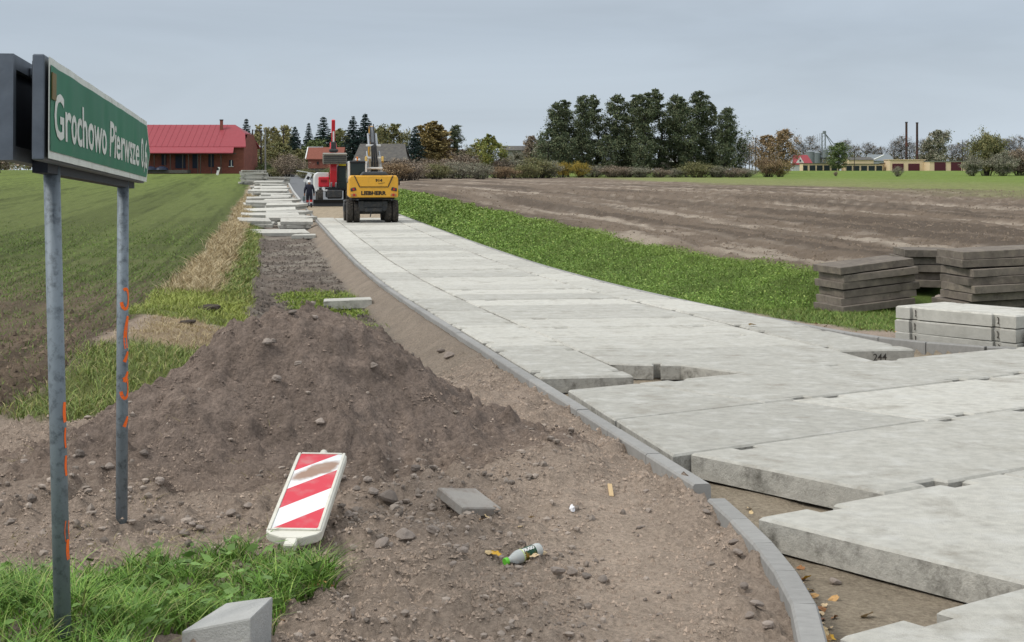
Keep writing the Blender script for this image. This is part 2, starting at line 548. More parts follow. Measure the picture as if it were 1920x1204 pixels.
# packed paler dirt beside the kerb, darker damp soil on the heap
packed = np.exp(-((gx - (kerb_x(gy) - .75)) / .55) ** 2) * sstep(10, 7.5, gy) * Wt['left']
col = mixc(col, [.42, .335, .262], packed * .8)
mh = np.clip(mound(gx, gy) / .5, 0, 1) * Wt['left']
col = mixc(col, [.206, .161, .132], mh)
col = mixc(col, [.222, .184, .145], Wt['sand'] * .9)
col = mixc(col, [.088, .076, .066], Wt['strip'] * (.55 + .45 * nA))
col = mixc(col, [.205, .18, .148], Wt['strip'] * sstep(.5, .58, fbm(sgx * .45, tgx * 1.5, 3, 205)))
col = mixc(col, [.13, .145, .05], Wt['green'])
col = mixc(col, [.27, .205, .125], Wt['dry'] * (.6 + .4 * nA))
col = mixc(col, [.13, .15, .04], Wt['tongue'])
fgreen = sstep(12, 48, gy + 14 * (nC - .5) + 10 * (nA - .5)) * .93
fcol = mixc(np.zeros((len(gx), 3)) + np.array([.150, .112, .078]), [.098, .124, .036], fgreen)
far_l = sstep(60, 200, gy)
fcol = mixc(fcol, [.112, .146, .036], far_l)
lines = sstep(.55, .7, vnoise(sgx * .55, tgx * .01, 207)) * .25 + sstep(.6, .72, fbm(sgx * 3, tgx * .06, 2, 208)) * .3
fcol = fcol * (1 - lines[:, None] * .8)
drill = (.5 + .5 * np.sin(sgx * 2 * math.pi / .55 + 1.5 * fbm(sgx * .3, tgx * .05, 2, 214))) * sstep(75, 30, gy)
fcol = fcol * (1 - .24 * drill[:, None])
col = col * (1 - Wt['field'][:, None]) + fcol * Wt['field'][:, None]
col = mixc(col, [.085, .12, .03], Wt['bank'])
col = mixc(col, [.10, .13, .04], Wt['lowgrass'])
# ploughed, rain-wet land: its wet sheen painted as pale colour streaks in the wheel lines
mcol = np.zeros((len(gx), 3)) + np.array([.152, .118, .088])
ph = sgx + 1.4 * (fbm(tgx * .02, sgx * .2, 2, 61) - .5)
st1 = sstep(.5, .62, fbm(ph * .55, tgx * .018, 3, 62)) * sstep(.42, .58, fbm(sgx * 1.2, tgx * .15, 3, 209)) * sstep(55, 14, sgx - 8)
st2 = sstep(.56, .66, fbm(ph * 1.6, tgx * .03, 2, 211)) * sstep(.5, .62, nA)
mcol = mixc(mcol, [.315, .265, .21], np.clip(st1 * .85 + st2 * .5, 0, 1))
mcol = mixc(mcol, [.085, .066, .050], sstep(.52, .7, fbm(ph * .8, tgx * .03, 3, 213)) * .8)
col = col * (1 - Wt['mud'][:, None]) + mcol * Wt['mud'][:, None]
ccol = mixc(np.zeros((len(gx), 3)) + np.array([.165, .175, .07]), [.12, .165, .035], sstep(5, 60, Wt['side'] + 40 * (nC - .5)))
ccol = mixc(ccol, [.115, .16, .033], sstep(280, 330, gy))
col = col * (1 - Wt['corn'][:, None]) + ccol * Wt['corn'][:, None]
col = mixc(col, [.30, .25, .185], Wt['bed'] * 1.0)
col = mixc(col, [.30, .245, .175], Wt['bed'] * sstep(68, 72, gy))
col *= (.82 + .36 * nB)[:, None] * 1.22
nr, nc = len(rows), len(cols)
idx = np.arange(nr * nc).reshape(nr, nc)
F = np.stack([idx[:-1, :-1], idx[:-1, 1:], idx[1:, 1:], idx[1:, :-1]], -1).reshape(-1, 4)
m_ground = mat('ground_soil', attr='Col', rough=.95, var=.42, nscale=42, bump=2.2, bscale=34, spec=.12, detail=10)
g_me = np_mesh('ground', np.stack([gx, gy, GZ], 1), F, m_ground, col, smooth=True)
tag(link('ground', g_me), kind='structure')
# the heap of dug soil, tipped on the ground beside the road
hx, hy = np.meshgrid(np.linspace(MX - 2.25, MX + 1.95, 215), np.linspace(MY - 2.25, MY + 2.1, 220))
hx, hy = hx.ravel(), hy.ravel()
hc = mound(hx, hy, True)
hfine = (fbm(hx * 13, hy * 13, 3, 401) - .5) * .05 + np.maximum(fbm(hx * 30, hy * 30, 2, 402) - .52, 0) * .06
hzz = ground_z(hx, hy) + hfine * sstep(.03, .12, hc) + .004 - .09 * sstep(.06, .02, hc)
hn1, hn2 = fbm(hx * 1.6, hy * 1.6, 3, 403), fbm(hx * 14, hy * 14, 3, 404)
hcol = (np.array([[.212, .166, .136]]) * (.8 + .4 * hn1)[:, None] * (.72 + .56 * hn2)[:, None]) * 1.22
hlow = sstep(.22, .05, hc)[:, None]
hcol = hcol * (1 - hlow * .6) + np.array([[.30, .232, .182]]) * hlow * .6
hi = np.arange(220 * 215).reshape(220, 215)
hF = np.stack([hi[:-1, :-1], hi[:-1, 1:], hi[1:, 1:], hi[1:, :-1]], -1).reshape(-1, 4)
hF = hF[hc[hF].max(1) > .015]
hs_, hinv = np.unique(hF, return_inverse=True)
heap = link('dirt_heap', np_mesh('dirt_heap', np.stack([hx, hy, hzz], 1)[hs_], hinv.reshape(-1, 4), m_ground, hcol[hs_], smooth=True))
tag(heap, 'large cone-shaped heap of brown soil beside the sign posts', 'dirt heap', kind='thing')

# ================================================================== ROAD OF CONCRETE SLABS
m_conc = mat('pale_concrete', (.475, .462, .410), rough=.85, var=.20, nscale=11, bump=.6, bscale=85, stain=(.60, .595, .555), stain_scale=3.6, stain_amt=.6, objvar=.16, spec=.25, detail=10, stain2=(.265, .24, .195), stain2_scale=2.3, stain2_amt=.68, stain2_lo=.53)
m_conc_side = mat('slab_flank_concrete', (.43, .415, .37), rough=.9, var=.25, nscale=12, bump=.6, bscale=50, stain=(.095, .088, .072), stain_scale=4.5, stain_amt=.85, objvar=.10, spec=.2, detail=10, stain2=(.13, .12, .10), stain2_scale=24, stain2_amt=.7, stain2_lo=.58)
m_kerb = mat('kerb_concrete', (.285, .280, .265), rough=.85, var=.14, nscale=12, bump=.25, bscale=110, objvar=.08, spec=.25)
def outline_rect(L, W, notch=True, nl=.20, nd=.095, off=.45):
    """slab outline, long side L along x, W along y, with lifting recesses in the long sides"""
    x, y = L / 2, W / 2
    if not notch:
        return [(-x, -y), (x, -y), (x, y), (-x, y)]
    a, b = -x + off, x - off
    return [(-x, -y), (a - nl / 2, -y), (a - nl / 2, -y + nd), (a + nl / 2, -y + nd), (a + nl / 2, -y),
            (b - nl / 2, -y), (b - nl / 2, -y + nd), (b + nl / 2, -y + nd), (b + nl / 2, -y), (x, -y),
            (x, y), (b + nl / 2, y), (b + nl / 2, y - nd), (b - nl / 2, y - nd), (b - nl / 2, y),
            (a + nl / 2, y), (a + nl / 2, y - nd), (a - nl / 2, y - nd), (a - nl / 2, y), (-x, y)]
def slab_mesh(name, poly, th, material, bev=.012, hooks=None):
    """flat slab whose top lies at z = 0, with a small chamfer round the upper rim"""
    n = len(poly)
    P = [Vector((p[0], p[1])) for p in poly]
    inner = []
    for i in range(n):
        a, b, c = P[i - 1], P[i], P[(i + 1) % n]
        d1 = (b - a).normalized(); d2 = (c - b).normalized()
        n1 = Vector((-d1.y, d1.x)); n2 = Vector((-d2.y, d2.x))
        k = 1 + n1.dot(n2)
        inner.append(b + (n1 + n2) * (bev / max(.3, k)))
    vs = [(p.x, p.y, 0) for p in inner] + [(p.x, p.y, -bev) for p in P] + [(p.x, p.y, -th) for p in P]
    fs = [list(range(n))]
    for k in (0, 1):
        for i in range(n):
            j = (i + 1) % n
            fs.append((k * n + i, (k + 1) * n + i, (k + 1) * n + j, k * n + j))
    fs.append(list(range(2 * n, 3 * n))[::-1])
    mb = MB(); mb.add(vs, fs)
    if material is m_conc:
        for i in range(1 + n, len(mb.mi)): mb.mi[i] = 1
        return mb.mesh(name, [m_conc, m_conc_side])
    return mb.mesh(name, material)
road = empty('road')
tag(road, kind='structure')
def put_slab(me, s, t, rz, dz=0.0):
    x, y = xy(s, t)
    x2, y2 = xy(s, t + 1)
    slope = math.atan2(float(zb(y2) - zb(y)), 1.0)
    o = link('concrete_slab', me, road, (x, y, float(zb(y)) + dz))
    # lie on the road's fall
    nrm = Vector((0, -float(zb(y + .5) - zb(y - .5)), 1)).normalized()
    q = Vector((0, 0, 1)).rotation_difference(nrm)
    o.rotation_mode = 'QUATERNION'
    o.rotation_quaternion = q @ Euler((0, 0, rz)).to_quaternion()
    return o
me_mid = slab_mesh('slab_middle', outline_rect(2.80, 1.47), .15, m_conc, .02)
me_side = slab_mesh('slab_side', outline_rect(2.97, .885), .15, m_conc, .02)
T0 = 13.62
t = T0 + 1.5
k = 0
while t < 71:
    put_slab(me_mid, 4.825, t + .75, R(10) + R(random.uniform(-.12, .12)), random.uniform(-.009, .009))
    t += 1.5
t = 12.62
while t < 72:
    put_slab(me_side, 2.945, t + 1.5, R(100), random.uniform(-.009, .009))
    t += 3.0
t = 14.55
while t < 72:
    put_slab(me_side, 6.715, t + 1.5, R(100), random.uniform(-.009, .009))
    t += 3.0
# slabs of the side road: u along the slabs, v across the rows
UC, US = .812, .584
def uv_xy(u, v):
    return UC * u - US * v, US * u + UC * v
def free_slab(pts, name='concrete_slab', th=.15, dz=0.0, bev=.014):
    """slab with a free outline given as ground points"""
    cx = sum(p[0] for p in pts) / len(pts); cy = sum(p[1] for p in pts) / len(pts)
    a = sum(pts[i][0] * pts[(i + 1) % len(pts)][1] - pts[(i + 1) % len(pts)][0] * pts[i][1] for i in range(len(pts)))
    if a < 0: pts = pts[::-1]
    me = slab_mesh('slab_free', [(p[0] - cx, p[1] - cy) for p in pts], th, m_conc, bev)
    o = link(name, me, road, (cx, cy, float(zb(cy)) + dz))
    nrm = Vector((0, -float(zb(cy + .5) - zb(cy - .5)), 1)).normalized()
    o.rotation_mode = 'QUATERNION'
    o.rotation_quaternion = Vector((0, 0, 1)).rotation_difference(nrm)
    return o
G = .011
def uv_rect(u0, u1, v0, v1, notch=True):
    u0 += G; u1 -= G; v0 += G; v1 -= G
    if not notch or u1 - u0 < 1.5:
        return [uv_xy(u0, v0), uv_xy(u1, v0), uv_xy(u1, v1), uv_xy(u0, v1)]
    pl = outline_rect(u1 - u0, v1 - v0)
    cu, cv = (u0 + u1) / 2, (v0 + v1) / 2
    return [uv_xy(cu + p[0], cv + p[1]) for p in pl]
LV = [9.42, 7.85, 6.48, 4.93, 3.38, 1.85, .3]
def kerb_u(v):
    # u where the row line meets the kerb's inner edge (s = 2.48)
    lo, hi = 0.0, 14.0
    for _ in range(50):
        m = (lo + hi) / 2
        x, y = uv_xy(m, v)
        if st(x, y)[0] < 2.50: lo = m
        else: hi = m
    return lo
a0, a1 = kerb_u(LV[0]), kerb_u(LV[1])
free_slab([uv_xy(a0 + .05, LV[0] - G), uv_xy(a1 + .03, LV[1] + G), uv_xy(8.15 - G, LV[1] + G), uv_xy(8.15 - G, LV[0] - G)])
for u0 in (8.15, 11.15, 14.15, 17.15):
    free_slab(uv_rect(u0, u0 + 3, LV[1], LV[0]), dz=random.uniform(-.004, .004))
b0, b1 = kerb_u(LV[1]), kerb_u(LV[2])
free_slab([uv_xy(b0 + .03, LV[1] - G), uv_xy(b1 + .02, LV[2] + G), uv_xy(8.43 - G, LV[2] + G), uv_xy(8.43 - G, LV[1] - G)])
for u0 in (8.43, 11.43, 14.43):
    free_slab(uv_rect(u0, u0 + 3, LV[2], LV[1]), dz=random.uniform(-.004, .004))
for u0 in (6.04, 9.04, 12.04):
    free_slab(uv_rect(u0, u0 + 3, LV[3], LV[2]), dz=random.uniform(-.004, .004))
for u0, u1 in ((5.05, 7.06), (7.06, 10.06), (10.06, 13.06)):
    free_slab(uv_rect(u0, u1, LV[4], LV[3]), dz=random.uniform(-.004, .004))
for u0 in (3.87, 6.87, 9.87):
    free_slab(uv_rect(u0, u0 + 3, LV[5], LV[4]), dz=random.uniform(-.004, .004))
for u0 in (3.3, 6.3):
    free_slab(uv_rect(u0, u0 + 3, LV[6], LV[5]))
# the cut slabs where road and side road meet
p = [xy(3.415, T0 + 1.49), xy(3.415, T0 + .02), on_slab(1225, 684), on_slab(1226, 680.5), on_slab(1238, 680.5), on_slab(1239, 684), on_slab(1277, 684), on_slab(1400, 699.5), on_slab(1641, 677.2), on_slab(1560, 655)]
x0, y0 = xy(6.235, T0 + 1.49)
p[-1] = (x0, y0)
free_slab(p)

# kerbs
def kerb_stone_mesh(L):
    mb = MB()
    mb.prism([(-.052, -.27), (.052, -.27), (.052, -.012), (.042, 0), (-.042, 0), (-.052, -.012)], 'y', -L / 2, L / 2)
    return mb.mesh('kerb_stone', m_kerb)
ks_me = kerb_stone_mesh(.992)
kerb_l = tag(empty('kerb'), kind='structure')
def put_kerb(p0, p1, parent, dz=0.0):
    L = math.hypot(p1[0] - p0[0], p1[1] - p0[1])
    c = ((p0[0] + p1[0]) / 2, (p0[1] + p1[1]) / 2)
    z0, z1 = float(zb(p0[1])), float(zb(p1[1]))
    o = link('kerb_stone', ks_me, parent, (c[0], c[1], (z0 + z1) / 2 + dz))
    o.rotation_euler = (math.atan2(z1 - z0, L), 0, math.atan2(-(p1[0] - p0[0]), p1[1] - p0[1]))
    o.scale = (1, L / 1.0, 1)
t = 7.5
t_end = 92.5
while t < t_end:
    put_kerb(xy(2.41, t), xy(2.41, t + 1), kerb_l, random.uniform(-.004, .002))
    t += 1.0
# curved run by the corner
yy = 7.42
prev = (float(kerb_x(yy)), yy)
pts = [prev]
while yy > 1.6:
    yy -= .02
    c = (float(np.interp(yy, _KY, _KX)), yy)
    if math.hypot(c[0] - pts[-1][0], c[1] - pts[-1][1]) > .5:
        pts.append(c)
for a, b in zip(pts[:-1], pts[1:]):
    put_kerb(b, a, kerb_l, -.005)
kerb_r = tag(empty('kerb'), kind='structure')
t = 20.0
while t < 92:
    put_kerb(xy(7.24, t), xy(7.24, t + 1), kerb_r, -.012)
    t += 1.0
def resample(pts, step):
    outp = [pts[0]]
    acc = 0
    for a, b in zip(pts[:-1], pts[1:]):
        L = math.hypot(b[0] - a[0], b[1] - a[1])
        n = max(1, int(L / .02))
        for i in range(1, n + 1):
            p = (a[0] + (b[0] - a[0]) * i / n, a[1] + (b[1] - a[1]) * i / n)
            if math.hypot(p[0] - outp[-1][0], p[1] - outp[-1][1]) >= step:
                outp.append(p)
    return outp
sx_, sy_ = xy(7.24, 20.0)
rk = resample([(sx_, sy_)] + [p for p in RK if p[1] < sy_ - .3 or p[0] > 5], .75)
for a, b in zip(rk[:-1], rk[1:]):
    put_kerb(a, b, kerb_r, -.02)
# old asphalt beyond the works, with its own pale edging
m_asph = mat('old_asphalt', (.135, .14, .145), rough=.9, var=.2, nscale=3, bump=.2, bscale=60)
ts = np.arange(94, 235, 2.0)
va = []
for tt in ts:
    for s_ in (2.45, 4.8, 7.2):
        x, y = xy(s_, tt); va.append((x, y, float(zb(y)) + .01))
fa = [(i * 3 + j, i * 3 + j + 1, i * 3 + j + 4, i * 3 + j + 3) for i in range(len(ts) - 1) for j in range(2)]
tag(link('asphalt_road', np_mesh('asphalt_road', va, fa, m_asph)), kind='structure')
m_kerb2 = mat('old_kerb', (.42, .42, .40), rough=.85, var=.1)
ks_far = MB().prism([(-.08, -.25), (.08, -.25), (.08, .06), (-.08, .06)], 'y', -.99, .99).mesh('kerb_far', m_kerb2)
t = 93
while t < 200:
    x, y = xy(2.37, t + 1)
    link('kerb_stone', ks_far, kerb_l, (x, y, float(zb(y)) + .05), (math.atan2(float(zb(y + 1) - zb(y - 1)), 2), 0, R(10)))
    t += 2
# ================================================================== THINGS NEAR THE CAMERA
m_steel = mat('galvanised_steel', (.20, .235, .26), rough=.55, metal=.25, var=.12, nscale=9, stain=(.055, .068, .078), stain_scale=26, stain_amt=.8, bump=.15, bscale=120)
m_signgrey = mat('sign_frame_grey', (.115, .135, .16), rough=.5, metal=.3, var=.2, nscale=14, stain=(.2, .22, .24), stain_scale=6, stain_amt=.3)
m_signdark = mat('sign_shade_steel', (.012, .016, .026), rough=.6, var=.2)  # near-black puts the shade between the sign panels into the steel's colour
m_green = mat('sign_green', (.004, .135, .062), rough=.5, var=.12, nscale=3, spec=.25, stain=(.02, .10, .06), stain_scale=4, stain_amt=.4)
m_signwhite = mat('sign_white', (.62, .64, .58), rough=.45, var=.08, nscale=20, stain=(.35, .36, .28), stain_scale=14, stain_amt=.5)
m_brownpatch = mat('brown_patch', (.16, .115, .04), rough=.6, var=.2)
m_orange = mat('orange_spray', (.95, .16, .02), rough=.6, var=.1)

# --- direction sign
sg_d = Vector((-.158, .987, -.033)).normalized()
sg_y = Vector((0, 0, 1)).cross(sg_d).normalized()
sg_z = sg_d.cross(sg_y)
SO = Vector((-1.452, 4.3, 1.733))
sign = empty('direction_sign', (0, 0, 0))
sign.matrix_world = Matrix(((sg_d.x, sg_y.x, sg_z.x, 0), (sg_d.y, sg_y.y, sg_z.y, 0), (sg_d.z, sg_y.z, sg_z.z, 0), (0, 0, 0, 1)))
sign.location = SO - sg_z * 1.6
tag(sign, 'green direction sign reading Grochowo Pierwsze 0,6 on two grey posts', 'road sign')
Z0 = 1.6
rs = np.random.default_rng(3)
DENTS = [(rs.uniform(.2, 3.0), rs.uniform(.02, .31), rs.uniform(.04, .14), rs.uniform(.05, .16), rs.uniform(-.0035, .0035)) for _ in range(46)]
def dent(x, z):
    x = np.asarray(x, float); z = np.asarray(z, float)
    d = 0
    for cx, cz, rx, rz, a in DENTS:
        d = d + a * np.exp(-((x - cx) / rx) ** 2 - ((z - cz) / rz) ** 2)
    return d + .0015 * np.sin(x * 9) * np.sin(z * 11)
SL, SH = 3.0, .33
def sign_outline(i):
    return [(i, i), (SL - i * .6, i), (SL + .18 - i * 1.1, SH / 2), (SL - i * .6, SH - i), (i, SH - i)]
fp = MB().prism([(a, b + Z0) for a, b in sign_outline(0)], 'y', .0, .036).build('front_panel', m_signgrey, sign, bevel=.004)
bp_ = MB()
ro = sign_outline(0); ri = sign_outline(.045)
bp_.prism([(a, b + Z0) for a, b in ro], 'y', .118, .140)
for k in range(5):
    a, b = ro[k], ro[(k + 1) % 5]; c, d = ri[(k + 1) % 5], ri[k]
    bp_.prism([(p[0], p[1] + Z0) for p in (a, b, c, d)], 'y', .092, .118)
bpo = bp_.build('back_panel', m_signgrey, sign)
MB().prism([(a, b + Z0) for a, b in sign_outline(.046)], 'y', .113, .1175).build('inner_shade_sheet', m_signdark, bpo)  # dark sheets inside both panels stand in for the shade of the gap
MB().prism([(a, b + Z0) for a, b in sign_outline(.02)], 'y', .0365, .040).build('inner_shade_sheet', m_signdark, fp)
def sheet(name, inset, yoff, material, parent, nx=110, nz=16):
    xs = np.linspace(inset, SL + .18 - inset * 1.1, nx); vs = []; fs = []
    for i, x in enumerate(xs):
        hh = SH / 2 - inset
        if x > SL - inset * .6:
            hh = max(.001, hh * (SL + .18 - inset * 1.1 - x) / (.18 - inset * .5))
        for j in range(nz):
            z = SH / 2 + hh * (2 * j / (nz - 1) - 1)
            vs.append((x, yoff + float(dent(x, z)) * (1 if inset > .01 else .8), z + Z0))
    for i in range(nx - 1):
        for j in range(nz - 1):
            fs.append((i * nz + j, (i + 1) * nz + j, (i + 1) * nz + j + 1, i * nz + j + 1))
    return link(name, np_mesh(name, vs, fs, material, smooth=True), parent)
sheet('white_border', .006, -.012, m_signwhite, fp)
sheet('green_face', .030, -.0145, m_green, fp)
def sign_text(body, x0, x1, base):
    me = text_mesh('lettering', body, .205, m_signwhite, .0003, .0035)
    w = me['w']
    co = np.empty(len(me.vertices) * 3, np.float32); me.vertices.foreach_get('co', co); co = co.reshape(-1, 3)
    X = x0 + co[:, 0] * (x1 - x0) / w; Zt = base + co[:, 1]; E = co[:, 2]
    n = np.stack([X, -.0165 + dent(X, Zt) - E, Zt + Z0], 1).astype(np.float32)
    me.vertices.foreach_set('co', n.ravel()); me.update()
    return link('lettering', me, fp)
sign_text('Grochowo', .10, 1.36, .078)
sign_text('Pierwsze', 1.46, 2.58, .078)
sign_text('0,6', 2.68, 3.0, .078)
MB().box((.075, -.0175, Z0 + .235), (.075, .003, .085)).build('brown_patch', m_brownpatch, fp)
for k, xb in enumerate((.28, 1.5, 2.6)):
    MB().box((xb, .066, Z0 + SH - .03), (.05, .05, .03)).build('clamp', m_signgrey, sign, bevel=.004)
MB().box((1.62, .066, Z0 - .012), (2.6, .05, .035)).build('mounting_rail', m_signdark, sign)
for px, py, d, lean in ((92, 305, 4.82, 0), (234, 345, 6.9, 0)):
    top = unproj(px, py, d)
    foot = unproj(117 if d < 6 else 228, 1150 if d < 6 else 1000, d)
    inv = sign.matrix_world.copy(); 
    sx = (top - SO).dot(sg_d)
    T = Vector((sx, .066, Z0 + .06))
    fl = foot - sign.location
    Fp = Vector((fl.dot(sg_d), fl.dot(sg_y), fl.dot(sg_z)))
    Fp = Fp + (Fp - T).normalized() * .35
    po = MB().tube(T, Fp, .028, .029, 20, M=None).build('post', m_steel, sign, smooth=False)
    for f in po.data.polygons: f.use_smooth = len(f.vertices) == 4
    # orange spray marks, thin coats that follow the round of the post
    ax = (Fp - T).normalized()
    e1 = (-sg_y if False else Vector((0, -1, 0))); e1 = (e1 - ax * e1.dot(ax)).normalized()
    e2 = ax.cross(e1)
    Ln = (Fp - T).length
    def stroke(pts, w):
        vs = []; fs = []
        for i, (a, h) in enumerate(pts):
            q0 = pts[max(0, i - 1)]; q1 = pts[min(len(pts) - 1, i + 1)]
            da, dh = (q1[0] - q0[0]) * .029, (q1[1] - q0[1])
            l = math.hypot(da, dh) or 1
            na, nh = -dh / l, da / l
            for sgn in (-1, 1):
                aa = a + sgn * w / 2 * na / .029; hh = h + sgn * w / 2 * nh
                vs.append(T + ax * hh + (e1 * math.cos(aa) + e2 * math.sin(aa)) * .0298)
            if i:
                b = 2 * i; fs.append((b - 2, b - 1, b + 1, b))
        o = MB().add(vs, fs).build('paint_mark', m_orange, po)
    # heights below the sign's underside where the marks stand
    sgn = 1
    def spot(v): return T.lerp(Fp, v)
    Hs = (Fp - T).length - .35
    if d > 6:
        base_a = None
        for h0, shape in ((.355, 'C'), (.43, 'j'), (.50, 'd'), (.555, '/'), (.60, 'C'), (.70, 'l')):
            h0 = Hs * h0
            if shape == 'C':
                stroke([(.95 + .75 * math.cos(x) , h0 + .05 * math.sin(x)) for x in np.linspace(.3, 5.2, 14)], .016)
            elif shape == 'j':
                stroke([(.35 + .6 * math.sin(x * 1.5), h0 - .05 + .1 * x) for x in np.linspace(0, 1.6, 10)], .02)
            else:
                stroke([(.3 + .8 * x, h0 + .05 * x - (.04 if shape == 'l' else 0)) for x in np.linspace(0, 1, 6)], .018)
    else:
        for h0, w in ((.545, .02), (.60, .012), (.66, .015), (.80, .03), (.84, .02)):
            stroke([(.38 + .15 * math.sin(x * 3), Hs * h0 + .07 * x) for x in np.linspace(0, 1, 6)], w * .8)

# --- striped warning board lying on the heap
m_wplastic = mat('white_plastic', (.70, .68, .59), rough=.45, var=.06, nscale=9, stain=(.42, .38, .30), stain_scale=7, stain_amt=.45)
def board_material():
    m = bpy.data.materials.new('board_stripes'); m.use_nodes = True
    t = m.node_tree; N = t.nodes.new; L = t.links.new
    b = t.nodes['Principled BSDF']; b.inputs['Roughness'].default_value = .4
    c = N('ShaderNodeTexCoord'); s_ = N('ShaderNodeSeparateXYZ'); L(c.outputs['Object'], s_.inputs[0])
    a = N('ShaderNodeMath'); a.operation = 'MULTIPLY_ADD'; L(s_.outputs['X'], a.inputs[0]); a.inputs[1].default_value = -1.02; L(s_.outputs['Y'], a.inputs[2])
    f = N('ShaderNodeMath'); f.operation = 'MULTIPLY_ADD'; L(a.outputs[0], f.inputs[0]); f.inputs[1].default_value = 1 / .405; f.inputs[2].default_value = .632
    fr = N('ShaderNodeMath'); fr.operation = 'FRACT'; L(f.outputs[0], fr.inputs[0])
    gt = N('ShaderNodeMath'); gt.operation = 'GREATER_THAN'; gt.inputs[1].default_value = .5; L(fr.outputs[0], gt.inputs[0])
    mx = N('ShaderNodeMix'); mx.data_type = 'RGBA'; L(gt.outputs[0], mx.inputs[0])
    mx.inputs[6].default_value = (.78, .80, .80, 1); mx.inputs[7].default_value = (.62, .022, .045, 1)
    nz = N('ShaderNodeTexNoise'); nz.inputs['Scale'].default_value = 9; nz.inputs['Detail'].default_value = 8; L(c.outputs['Object'], nz.inputs['Vector'])
    # a smear of dried mud
    mp = N('ShaderNodeMapping'); mp.inputs['Location'].default_value = (-.005, -.655, 0); L(c.outputs['Object'], mp.inputs[0])
    mpr = N('ShaderNodeMapping'); mpr.inputs['Rotation'].default_value = (0, 0, R(-46)); L(mp.outputs[0], mpr.inputs[0])
    mp2 = N('ShaderNodeMapping'); mp2.inputs['Scale'].default_value = (6.5, 17, 1); L(mpr.outputs[0], mp2.inputs[0])
    ln = N('ShaderNodeVectorMath'); ln.operation = 'LENGTH'; L(mp2.outputs[0], ln.inputs[0])
    sb = N('ShaderNodeMath'); sb.operation = 'MULTIPLY_ADD'; L(nz.outputs['Fac'], sb.inputs[0]); sb.inputs[1].default_value = -1.3; L(ln.outputs['Value'], sb.inputs[2])
    mr_ = N('ShaderNodeMapRange'); L(sb.outputs[0], mr_.inputs[0]); mr_.inputs[1].default_value = .45; mr_.inputs[2].default_value = .1; mr_.inputs[3].default_value = 0; mr_.inputs[4].default_value = .9
    mx2 = N('ShaderNodeMix'); mx2.data_type = 'RGBA'; L(mr_.outputs[0], mx2.inputs[0]); L(mx.outputs[2], mx2.inputs[6]); mx2.inputs[7].default_value = (.27, .13, .06, 1)
    mr2 = N('ShaderNodeMapRange'); L(nz.outputs['Fac'], mr2.inputs[0]); mr2.inputs[1].default_value = .5; mr2.inputs[2].default_value = .8; mr2.inputs[3].default_value = 0; mr2.inputs[4].default_value = .5
    mx3 = N('ShaderNodeMix'); mx3.data_type = 'RGBA'; L(mr2.outputs[0], mx3.inputs[0]); L(mx2.outputs[2], mx3.inputs[6]); mx3.inputs[7].default_value = (.45, .42, .38, 1)
    L(mx3.outputs[2], b.inputs['Base Color'])
    return m
bl = unproj(549, 1022, 6.36); tp = Vector((-.985, 7.20, 0))
bl.z = gz(bl.x, bl.y) + .055
tp.z = CAMZ - (850 - 320) / 2600 * 7.2
yv = (tp - bl).normalized()
xv = Vector((.995, .10, .02)); xv = (xv - yv * xv.dot(yv)).normalized()
zv = xv.cross(yv)
board = empty('warning_board')
board.matrix_world = Matrix(((xv.x, yv.x, zv.x, bl.x), (xv.y, yv.y, zv.y, bl.y), (xv.z, yv.z, zv.z, bl.z), (0, 0, 0, 1)))
tag(board, 'red and white striped warning board lying against the dirt heap', 'warning board')
BL = (tp - bl).length
hw = .130
ol = [(-hw + .02, .0), (-.05, -.035), (.05, -.035), (hw - .02, .0), (hw, .03), (hw, BL - .02), (hw - .02, BL), (-hw + .02, BL), (-hw, BL - .02), (-hw, .03)]
MB().prism(ol, 'z', -.045, 0).build('panel', m_wplastic, board, bevel=.008, seg=2)
fr_ = MB()
for a, b in (((-hw + .008, .03), (-hw + .022, BL - .01)), ((hw - .022, .03), (hw - .008, BL - .01))):
    fr_.box(((a[0] + b[0]) / 2, (a[1] + b[1]) / 2, .003), (b[0] - a[0], b[1] - a[1], .010))
fr_.box((0, BL - .014, .003), (2 * hw - .05, .012, .010)); fr_.box((0, .035, .003), (2 * hw - .05, .014, .010))
fr_.build('rim', m_wplastic, board, bevel=.002)
MB().box((0, (BL + .02) / 2 + .005, .0015), (2 * hw - .046, BL - .07, .003)).build('striped_face', board_material(), board)
MB().lathe([(.024, 0), (.024, .018), (.015, .026), (.015, .045), (.02, .05), (.012, .066)], 'y', 14, Matrix.Translation((0, BL, -.022))).build('top_knob', m_wplastic, board, smooth=True)
MB().box((0, -.06, -.022), (.055, .075, .036)).build('foot_peg', m_wplastic, board, bevel=.006)

# --- plastic bottle
m_pet = bpy.data.materials.new('clear_plastic'); m_pet.use_nodes = True
_b = m_pet.node_tree.nodes['Principled BSDF']
_b.inputs['Base Color'].default_value = (.88, .92, .88, 1); _b.inputs['Roughness'].default_value = .15
_b.inputs['Transmission Weight'].default_value = .45; _b.inputs['IOR'].default_value = 1.25
m_cap = mat('green_cap', (.16, .62, .05), rough=.4, var=.08)
m_lab = mat('dark_green_label', (.012, .07, .03), rough=.35, var=.3, nscale=30, stain=(.55, .30, .03), stain_scale=26, stain_amt=.95)
m_labw = mat('label_white', (.85, .85, .82), rough=.4)
m_laby = mat('label_lime', (.55, .68, .18), rough=.4, var=.1)
p0 = unproj(946, 1049, 6.28); p1 = unproj(1022, 1012, 6.40)
ax = Vector((p1.x - p0.x, p1.y - p0.y + .03, 0)).normalized()
bc = Vector((p0.x, p0.y, gz((p0.x + p1.x) / 2, p0.y) + .035))
bot = empty('plastic_bottle', bc, (0, 0, math.atan2(ax.y, ax.x)))
bot.rotation_euler = (R(14), R(-6), math.atan2(ax.y, ax.x))
